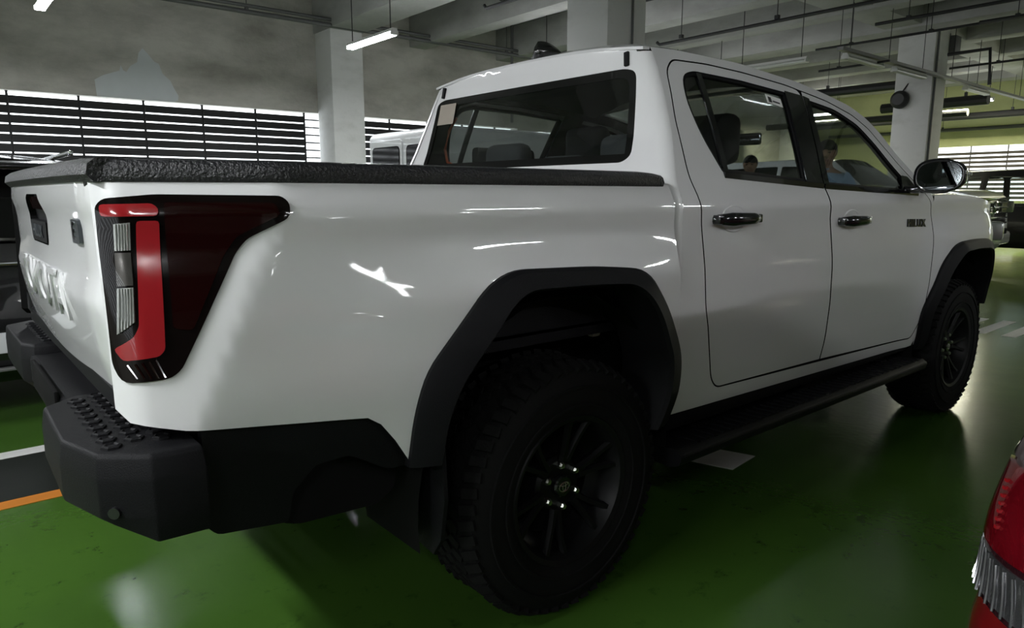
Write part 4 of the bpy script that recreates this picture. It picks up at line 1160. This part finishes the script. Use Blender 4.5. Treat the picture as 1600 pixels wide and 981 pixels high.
def car(name, label, cat, loc, rz, L, Wd, H, belt, m, slices, prof, wins, glassm='glass_dark', tumble=0.42, wheel_x=None, wheel_r=0.34, rr=0.16, rf=0.25):
    """slices: (z, rear x inset, front x inset, side inset); prof: roof line (x,z) from rear base to windscreen base"""
    t = empty(name, loc, rz); tag(t, label, cat)
    w = Wd / 2
    rows = [[(x, y, z) for x, y in rrect(-L / 2 + a, L / 2 - b, w - c, rr, rf)] for z, a, b, c in slices]
    body = grid('body', rows, m, t, closed_u=True, caps=True, angle=0.7)
    gw = lambda z: (w - slices[-1][3]) * 0.97 - np.maximum(np.asarray(z, float) - belt, 0) * tumble
    pr = [(x, z) for x, z in prof]
    for s in (-1, 1):
        P = lambda u, v: np.stack([u, s * gw(v), v], 1)
        panel('side_frame', P, pr, m, t, holes=wins, res=0.12, thick=0.03, out=(0, s, 0))
        for wi in wins:
            panel('side_window', lambda u, v: P(u, v) * np.array([1, 0.992, 1]), offset_poly(wi, -0.006), glassm, t, res=0.2, thick=0.0, out=(0, s, 0))
    # top skin: rear window, roof, windscreen
    def strip(nm, pts, mm, inset=0.0, lift=0.0):
        q = []
        for x, z in pts:
            ww = float(gw(z)) - inset
            q.append([(x, ww * v, z + 0.035 * (1 - v * v) + lift) for v in np.linspace(-1, 1, 11)])
        return grid(nm, q, mm, t)
    k = [i for i, p in enumerate(pr) if p[1] > H - 0.06]
    strip('rear_window', resample(pr[:k[0] + 1], 0.1, closed=False), glassm)
    strip('roof_panel', resample(pr[k[0]:k[-1] + 1], 0.1, closed=False), m)
    strip('windscreen', resample(pr[k[-1]:], 0.1, closed=False), glassm)
    for x in (wheel_x or (-L * 0.29, L * 0.30)):
        for s in (-1, 1):
            bm = bmesh.new()
            yc = s * (w - 0.11)
            lathe(bm, [(0.0, 0.085 * s), (wheel_r * 0.66, 0.085 * s), (wheel_r * 0.7, 0.115 * s), (wheel_r * 0.95, 0.11 * s), (wheel_r, 0.07 * s), (wheel_r, -0.09 * s), (wheel_r * 0.7, -0.11 * s), (0, -0.11 * s)], 28, (x, yc, wheel_r), 'y')
            wo = bmobj('wheel', bm, 'rubber', t, True, 0.5)
            bm = bmesh.new(); lathe(bm, [(wheel_r * 0.66, 0.112 * s), (wheel_r * 0.6, 0.09 * s), (0.03, 0.10 * s), (0.0, 0.10 * s)], 20, (x, yc, wheel_r), 'y')
            bmobj('wheel_rim', bm, 'steel_grey', wo, True, 0.6)
    return t, body

# ---- black hatchback behind the tailgate (its tail faces the camera)
bx, by = -1.25, 2.45
bc, _ = car('black_car', 'glossy black car at the left edge behind the pickup tailgate, tail and plate visible', 'car', (bx, by + 2.2, 0), PI / 2, 4.4, 1.80, 1.48, 0.98, 'car_black',
            [(0.20, 0.10, 0.12, 0.05), (0.30, 0.03, 0.05, 0.01), (0.50, 0.0, 0.0, 0.0), (0.62, 0.03, 0.04, 0.0), (0.80, 0.06, 0.12, 0.01), (0.98, 0.10, 0.35, 0.06)],
            [(-2.12, 0.98), (-2.09, 1.06), (-1.98, 1.34), (-1.86, 1.43), (-1.0, 1.49), (0.1, 1.455), (0.45, 1.38), (1.25, 0.98)],
            [rnd([(-1.86, 1.04), (-1.78, 1.34), (-0.75, 1.40), (-0.72, 1.03)], 0.04, 3), rnd([(-0.66, 1.03), (-0.68, 1.40), (0.15, 1.37), (0.80, 1.04)], 0.04, 3)], 'frit', tumble=0.36)
box('tail_spoiler', (-2.06, 0, 1.415), (0.30, 1.20, 0.04), 'car_black', bc, ry=-0.08, bev=0.018)
box('roof_rail', (-0.9, -0.60, 1.50), (1.9, 0.03, 0.03), 'chrome', bc, bev=0.01)
box('tail_garnish', (-2.165, 0, 0.875), (0.03, 1.10, 0.022), 'chrome', bc, bev=0.006)
box('bumper_strip', (-2.195, 0, 0.29), (0.04, 1.35, 0.02), 'steel_grey', bc, bev=0.006)
box('number_plate', (-2.205, 0.0, 0.44), (0.012, 0.52, 0.115), 'plate', bc, bev=0.003)
bm = bmesh.new(); bm_tube(bm, [(-2.18, 0.062 * math.cos(a) - 0.08, 0.715 + 0.045 * math.sin(a)) for a in np.linspace(0, 2 * PI, 25)], 0.007, 6, cap=False); bmobj('tail_emblem', bm, 'chrome', bc, True)
for s in (-1, 1):
    box('tail_lamp', (-2.10, s * 0.72, 0.90), (0.10, 0.26, 0.15), 'tail_dark', bc, bev=0.03)
    box('belt_chrome', (-2.06, s * 0.5, 1.075), (0.03, 0.5, 0.012), 'chrome', bc, bev=0.004)

# ---- white box van near the louvre wall (rear doors towards us)
vc = empty('white_van', (3.2, 5.25, 0)); tag(vc, 'white boxy van parked behind the pickup near the louvre wall', 'van')
bm = bmesh.new(); bm_box(bm, (2.0, 0, 1.13), (4.0, 1.80, 1.74), bev=0.07, seg=4); bmobj('body', bm, 'van_white', vc, True, 0.9)
for y0, y1 in ((0.02, 0.80), (-0.80, -0.02)):
    d = prism('rear_door', rnd([(y0 + 0.006, 0.55), (y1 - 0.0, 0.55), (y1, 1.90), (y0 + 0.006, 1.90)], 0.05, 4), 'x', -0.022, 0.01, 'van_white', vc)
    prism('window_frame', rnd([(y0 + 0.05, 1.30), (y1 - 0.06, 1.30), (y1 - 0.06, 1.83), (y0 + 0.05, 1.83)], 0.07, 4), 'x', -0.026, -0.018, 'plastic', d)
    prism('window_pane', rnd([(y0 + 0.065, 1.315), (y1 - 0.075, 1.315), (y1 - 0.075, 1.815), (y0 + 0.065, 1.815)], 0.06, 4), 'x', -0.029, -0.018, 'frit', d)
for k in range(3):
    for s in (-1, 1):
        prism('side_window', rnd([(0.35 + 1.1 * k, 1.30), (1.30 + 1.1 * k, 1.30), (1.30 + 1.1 * k, 1.78), (0.35 + 1.1 * k, 1.78)], 0.06, 3), 'y', s * 0.895, s * 0.906, 'frit', vc)
prism('roof_gutter', [(0.05, -0.84), (3.9, -0.84), (3.9, 0.84), (0.05, 0.84)], 'z', 1.99, 2.012, 'van_white', vc, bev=0.01)
for x in (0.75, 3.2):
    for s in (-1, 1):
        bm = bmesh.new(); lathe(bm, [(0, 0.11 * s), (0.22, 0.10 * s), (0.31, 0.11 * s), (0.33, 0.06 * s), (0.33, -0.09 * s), (0, -0.1 * s)], 26, (x, s * 0.80, 0.33), 'y'); bmobj('wheel', bm, 'rubber', vc, True, 0.5)
for s in (-1, 1):
    box('tail_lamp', (-0.01, s * 0.86, 1.0), (0.03, 0.06, 0.36), 'tail_red', vc, bev=0.012)
box('rear_bumper', (-0.06, 0, 0.42), (0.14, 1.74, 0.16), 'plastic', vc, bev=0.03)

# ---- silver SUV ahead of the pickup, its grille facing the aisle
sv, _ = car('silver_suv', 'silver SUV with chrome grille just beyond the pickup front wheel', 'suv', (10.6, 1.17 + 2.4, 0), -PI / 2, 4.8, 1.84, 1.80, 1.30, 'car_silver',
            [(0.42, 0.06, 0.10, 0.06), (0.52, 0.0, 0.02, 0.01), (0.75, 0.0, 0.0, 0.0), (1.05, 0.02, 0.02, 0.0), (1.20, 0.03, 0.05, 0.02), (1.27, 0.05, 0.12, 0.05), (1.315, 0.08, 0.32, 0.10)],
            [(-2.25, 1.30), (-2.05, 1.72), (-1.9, 1.79), (-0.5, 1.81), (0.3, 1.78), (0.95, 1.30)],
            [rnd([(-1.95, 1.34), (-1.85, 1.68), (-0.65, 1.71), (-0.62, 1.34)], 0.04, 3), rnd([(-0.55, 1.34), (-0.58, 1.71), (0.2, 1.68), (0.66, 1.34)], 0.04, 3)], 'glass_dark', wheel_r=0.39, rf=0.18)
box('grille', (2.37, 0, 0.98), (0.10, 1.20, 0.40), 'gloss_black', sv, bev=0.03)
for k in range(5):
    box('grille_bar', (2.425, 0, 0.83 + 0.075 * k), (0.03, 1.16, 0.026), 'chrome', sv, bev=0.008)
box('grille_surround', (2.41, 0, 1.185), (0.06, 1.24, 0.035), 'chrome', sv, bev=0.012)
bm = bmesh.new(); bm_tube(bm, [(2.45, 0.10 * math.cos(a), 1.06 + 0.075 * math.sin(a)) for a in np.linspace(0, 2 * PI, 25)], 0.014, 6, cap=False); bm_box(bm, (2.45, 0, 1.06), (0.012, 0.20, 0.02)); bmobj('front_emblem', bm, 'chrome', sv, True)
box('front_bumper', (2.36, 0, 0.60), (0.18, 1.62, 0.20), 'car_silver', sv, bev=0.05)
box('lower_intake', (2.42, 0, 0.70), (0.06, 1.2, 0.10), 'gloss_black', sv, bev=0.02)
pl = box('number_plate', (2.465, 0, 0.64), (0.012, 0.40, 0.12), 'plate', sv, bev=0.003)
box('plate_characters', (2.473, -0.10, 0.64), (0.004, 0.08, 0.07), 'ink', pl); box('plate_characters', (2.473, 0.08, 0.64), (0.004, 0.12, 0.07), 'ink', pl)
for s in (-1, 1):
    box('headlamp', (2.30, s * 0.76, 1.06), (0.22, 0.26, 0.18), 'lamp_clear', sv, rz=-s * 0.4, bev=0.03)

# ---- dark SUV further back
dk, _ = car('dark_suv', 'dark SUV seen side-on beyond the silver SUV, at the right edge', 'suv', (14.95, 2.6, 0), PI / 2, 4.8, 1.86, 1.68, 1.02, 'car_dark',
            [(0.26, 0.08, 0.10, 0.06), (0.36, 0.02, 0.03, 0.01), (0.60, 0.0, 0.0, 0.0), (0.85, 0.03, 0.06, 0.0), (1.02, 0.10, 0.35, 0.06)],
            [(-2.28, 1.02), (-1.98, 1.50), (-1.82, 1.64), (-0.7, 1.69), (0.4, 1.66), (0.7, 1.56), (1.5, 1.02)],
            [rnd([(-2.0, 1.08), (-1.8, 1.46), (-1.25, 1.54), (-1.22, 1.07)], 0.04, 3), rnd([(-1.14, 1.07), (-1.16, 1.55), (-0.25, 1.58), (-0.22, 1.06)], 0.04, 3), rnd([(-0.12, 1.06), (-0.14, 1.58), (0.5, 1.53), (1.12, 1.06)], 0.04, 3)], 'glass_front', tumble=0.34, wheel_r=0.36)
wv, _ = car('white_car', 'white vehicle roof showing above the dark SUV at the right edge', 'car', (18.4, 0.3, 0), PI / 2, 4.9, 1.8, 2.05, 1.1, 'van_white',
            [(0.26, 0.05, 0.08, 0.05), (0.4, 0.0, 0.0, 0.0), (0.8, 0.0, 0.02, 0.0), (1.1, 0.03, 0.2, 0.03)],
            [(-2.38, 1.1), (-2.3, 1.9), (-2.15, 2.03), (0.5, 2.06), (1.1, 2.01), (1.95, 1.1)],
            [rnd([(-2.1, 1.2), (-2.05, 1.85), (-0.7, 1.88), (-0.7, 1.2)], 0.05, 3), rnd([(-0.6, 1.2), (-0.6, 1.88), (0.7, 1.85), (1.2, 1.2)], 0.05, 3)], 'glass_dark', tumble=0.15)

# ---- red hatchback beside the camera: its left rear corner reaches into the frame
RX, RY = -0.335, -1.975          # outermost rear / left side of the body
rc, rbody = car('red_car', 'red car whose left tail lamp corner reaches in at the lower right', 'car', (RX + 2.1, RY - 0.87, 0), 0.0, 4.2, 1.74, 1.46, 0.98, 'car_red',
            [(0.20, 0.10, 0.12, 0.06), (0.30, 0.03, 0.04, 0.01), (0.48, -0.030, 0.0, -0.012), (0.62, -0.010, 0.02, -0.004), (0.68, 0.012, 0.05, 0.006), (0.765, 0.030, 0.15, 0.006), (0.86, 0.080, 0.3, 0.02), (0.98, 0.150, 0.6, 0.06)],
            [(-1.93, 0.98), (-1.60, 1.36), (-1.40, 1.44), (-0.7, 1.47), (0.05, 1.44), (0.25, 1.36), (1.0, 0.98)],
            [rnd([(-1.55, 1.04), (-1.35, 1.32), (-0.62, 1.38), (-0.60, 1.03)], 0.04, 3), rnd([(-0.52, 1.03), (-0.55, 1.38), (0.1, 1.34), (0.68, 1.03)], 0.04, 3)], 'glass_dark', tumble=0.40, wheel_r=0.31, rr=0.19)
_rx = smooth_curve([0.55, 0.62, 0.68, 0.765, 0.86, 0.98], [-0.018, -0.010, 0.012, 0.030, 0.080, 0.150], 0.02, 0.5, 1.05)
_ry = smooth_curve([0.55, 0.62, 0.68, 0.765, 0.86, 0.98], [-0.008, -0.004, 0.006, 0.006, 0.020, 0.060], 0.02, 0.5, 1.05)
def P_red(off):
    def f(u, v):
        # u: metres around the corner, 0 at the corner centre, + towards the left side
        r = 0.19 + off
        a = np.clip(u / 0.19, -PI / 4, PI / 4)
        e = u - a * 0.19
        ang = 3 * PI / 4 - a
        X = -2.1 + _rx(v) + 0.19 + r * np.cos(ang) + np.where(e > 0, e, 0)
        Y = 0.87 - _ry(v) - 0.19 + r * np.sin(ang) + np.where(e < 0, e, 0)
        return np.stack([X, Y, v], 1)
    return f
lo_ = rnd([(-0.33, 0.645), (0.155, 0.667), (0.20, 0.725), (0.165, 0.835), (0.075, 0.950), (-0.33, 0.965)], 0.02, 4)
rl = panel('tail_lamp', P_red(0.010), lo_, 'tail_dark', rc, res=0.022, thick=0.012, out=(-1, 1, 0))
panel('red_lens', P_red(0.016), rnd([(-0.31, 0.748), (0.165, 0.735), (0.178, 0.755), (0.140, 0.842), (-0.31, 0.875)], 0.012, 3), 'tail_red', rl, res=0.022, thick=0.006, out=(-1, 1, 0))
panel('smoked_lens', P_red(0.015), rnd([(-0.31, 0.885), (0.13, 0.852), (0.065, 0.940), (-0.31, 0.955)], 0.012, 3), 'tail_dark', rl, res=0.03, thick=0.005, out=(-1, 1, 0))
cl = panel('clear_lens', P_red(0.013), rnd([(-0.31, 0.655), (0.148, 0.675), (0.182, 0.722), (-0.31, 0.735)], 0.010, 3), 'tail_clear', rl, res=0.022, thick=0.004, out=(-1, 1, 0))
for k in range(26):
    u = 0.150 - 0.018 * k
    pts = P_red(0.0145)(np.linspace(u + 0.012, u - 0.004, 5), np.linspace(0.722, 0.664, 5) + 0.0 * u)
    tube('lens_rib', [tuple(p) for p in pts], 0.0022, 'tail_clear', cl, n=6)
for k in range(7):
    p = P_red(0.018)(np.array([0.055 - 0.004 * k]), np.array([0.828 - 0.0095 * k]))[0]
    box('lens_glint', tuple(p), (0.006, 0.006, 0.005), 'lamp_red', rl, rz=0.8)  # small red boxes standing in for glints in the lens

# ================================================================== PEOPLE (seen through the cab glass, standing beyond the bonnet)
M['skin'] = mat('skin_tone', (0.42, 0.25, 0.17), 0.55)
M['hair'] = mat('black_hair', (0.010, 0.009, 0.008), 0.5, bump=0.4, bscale=200)
M['shirt_blue'] = mat('light_blue_shirt', (0.36, 0.50, 0.70), 0.8, var=0.08, vscale=30)
M['jacket_black'] = mat('black_jacket', (0.014, 0.014, 0.016), 0.75)
M['trouser'] = mat('dark_trousers', (0.022, 0.024, 0.032), 0.8)
M['shoe'] = mat('black_shoe', (0.012, 0.012, 0.012), 0.4)
M['eye'] = mat('eye_dark', (0.02, 0.015, 0.012), 0.2)
M['lip'] = mat('lip_tone', (0.30, 0.12, 0.10), 0.5)

def skin_mesh(name, chains, m, parent, levels=2):
    """chains: lists of (x,y,z,radius); a chain starting within 1 mm of an older vertex is welded to it"""
    V, R, E = [], [], []
    def idx(p):
        for i, q in enumerate(V):
            if (Vector(q) - Vector(p[:3])).length < 1e-3: return i
        V.append(tuple(p[:3])); R.append(p[3]); return len(V) - 1
    for c in chains:
        prev = None
        for p in c:
            i = idx(p)
            if prev is not None and prev != i: E.append((prev, i))
            prev = i
    me = bpy.data.meshes.new(name); me.from_pydata(V, E, [])
    o = link(name, me, m, parent)
    md = o.modifiers.new('skin', 'SKIN'); md.use_smooth_shade = True; md.branch_smoothing = 0.4
    sv_ = me.skin_vertices[0].data
    for i, r in enumerate(R):
        rr_ = r if isinstance(r, tuple) else (r, r)
        sv_[i].radius = rr_; sv_[i].use_root = (i == 0)
    sb_ = o.modifiers.new('sub', 'SUBSURF'); sb_.levels = levels; sb_.render_levels = levels
    return o

def person(label, loc, rz, h, top, cap=False):
    t = empty('person', loc, rz); tag(t, label, 'person')
    k = h / 1.72
    S = lambda *c: [(x * k, y * k, z * k, (r * k if not isinstance(r, tuple) else (r[0] * k, r[1] * k))) for x, y, z, r in c]
    # faces +X; left is +Y
    pel = (0, 0, 0.94, (0.125, 0.15))
    ch = [S(pel, (0.0, 0, 1.10, (0.105, 0.14)), (-0.01, 0, 1.28, (0.11, 0.16)), (-0.015, 0, 1.41, (0.075, 0.12)), (-0.01, 0, 1.48, 0.052), (0.005, 0, 1.535, 0.055), (0.02, 0, 1.585, (0.082, 0.072)), (0.012, 0, 1.645, (0.094, 0.078)), (0.0, 0, 1.69, (0.062, 0.058)))]
    for s in (-1, 1):
        ch.append(S(pel, (0.0, s * 0.10, 0.86, 0.088), (0.02, s * 0.105, 0.66, 0.072), (0.015, s * 0.11, 0.49, 0.055), (-0.02, s * 0.115, 0.30, 0.052), (-0.02, s * 0.12, 0.09, 0.036), (0.05, s * 0.125, 0.045, 0.04), (0.14, s * 0.13, 0.035, 0.03)))
        ch.append(S((-0.015, 0, 1.41, (0.075, 0.12)), (-0.015, s * 0.15, 1.395, 0.062), (-0.02, s * 0.205, 1.30, 0.05), (-0.03, s * 0.235, 1.12, 0.042), (0.0, s * 0.245, 0.98, 0.036), (0.03, s * 0.245, 0.86, 0.026), (0.04, s * 0.245, 0.80, (0.030, 0.018))))
        for q, (dx, l) in enumerate(((0.032, 0.085), (0.012, 0.095), (-0.008, 0.09), (-0.026, 0.07))):
            ch.append(S((0.04, s * 0.245, 0.80, 0.03), (0.04 + dx * 0.8, s * 0.245, 0.765, 0.010), (0.045 + dx, s * 0.238, 0.765 - l * 0.5, 0.0085), (0.05 + dx, s * 0.222, 0.765 - l, 0.007)))
        ch.append(S((0.04, s * 0.245, 0.80, 0.03), (0.072, s * 0.232, 0.79, 0.011), (0.088, s * 0.215, 0.755, 0.009)))
    ch.append(S((0.02, 0, 1.585, 0.08), (0.098, 0, 1.590, 0.016), (0.112, 0, 1.578, 0.012)))    # nose
    for s in (-1, 1): ch.append(S((0.02, 0, 1.585, 0.08), (0.0, s * 0.078, 1.598, 0.016)))        # ears
    skin_mesh('body', ch, 'skin', t)
    up = [S((0, 0, 0.93, (0.14, 0.165)), (0.0, 0, 1.10, (0.122, 0.155)), (-0.01, 0, 1.28, (0.127, 0.178)), (-0.015, 0, 1.41, (0.102, 0.150)), (-0.012, 0, 1.462, (0.080, 0.095)), (-0.010, 0, 1.49, 0.064))]
    for s in (-1, 1):
        a = [(-0.015, 0, 1.41, 0.09), (-0.015, s * 0.155, 1.395, 0.080), (-0.02, s * 0.208, 1.30, 0.062), (-0.03, s * 0.235, 1.12, 0.056)]
        if top == 'jacket_black': a += [(0.0, s * 0.245, 0.98, 0.05), (0.03, s * 0.245, 0.87, 0.042)]
        up.append(S(*a))
    skin_mesh('shirt' if top != 'jacket_black' else 'jacket', up, top, t)
    lg = []
    for s in (-1, 1):
        lg.append(S((0, 0, 0.94, (0.135, 0.16)), (0.0, s * 0.10, 0.86, 0.10), (0.02, s * 0.105, 0.66, 0.088), (0.015, s * 0.11, 0.49, 0.072), (-0.015, s * 0.115, 0.30, 0.068), (-0.02, s * 0.12, 0.10, 0.06)))
    skin_mesh('trousers', lg, 'trouser', t)
    for s in (-1, 1):
        box('shoe', (0.055 * k, s * 0.125 * k, 0.042), (0.27 * k, 0.095 * k, 0.082), 'shoe', t, bev=0.03, seg=3)
        box('eye', (0.098 * k, s * 0.031 * k, 1.612 * k), (0.012, 0.026, 0.010), 'eye', t, bev=0.004)
        box('eyebrow', (0.102 * k, s * 0.032 * k, 1.632 * k), (0.010, 0.036, 0.007), 'hair', t, bev=0.003)
    box('mouth', (0.094 * k, 0, 1.545 * k), (0.014, 0.045, 0.010), 'lip', t, bev=0.004)
    rows = []
    for a in np.linspace(0.02, PI * 0.62, 10):
        rows.append([((-0.004 + 0.104 * math.sin(a) * math.cos(b)) * k, 0.088 * math.sin(a) * math.sin(b) * k, (1.632 + 0.098 * math.cos(a) + (0.045 * max(0, math.cos(b)) * (a > 1.0) * (a - 1.0))) * k) for b in np.linspace(0, 2 * PI, 20, endpoint=False)])
    grid('hair', rows, 'hair', t, closed_u=True)
    return t
person('man in light blue shirt ahead of the pickup, seen through its front door window', (4.85, 0.83, 0), PI + 0.35, 1.72, 'shirt_blue')
person('dark-haired person in a black jacket seen through the rear door window', (6.25, 2.45, 0), PI + 0.45, 1.70, 'jacket_black')
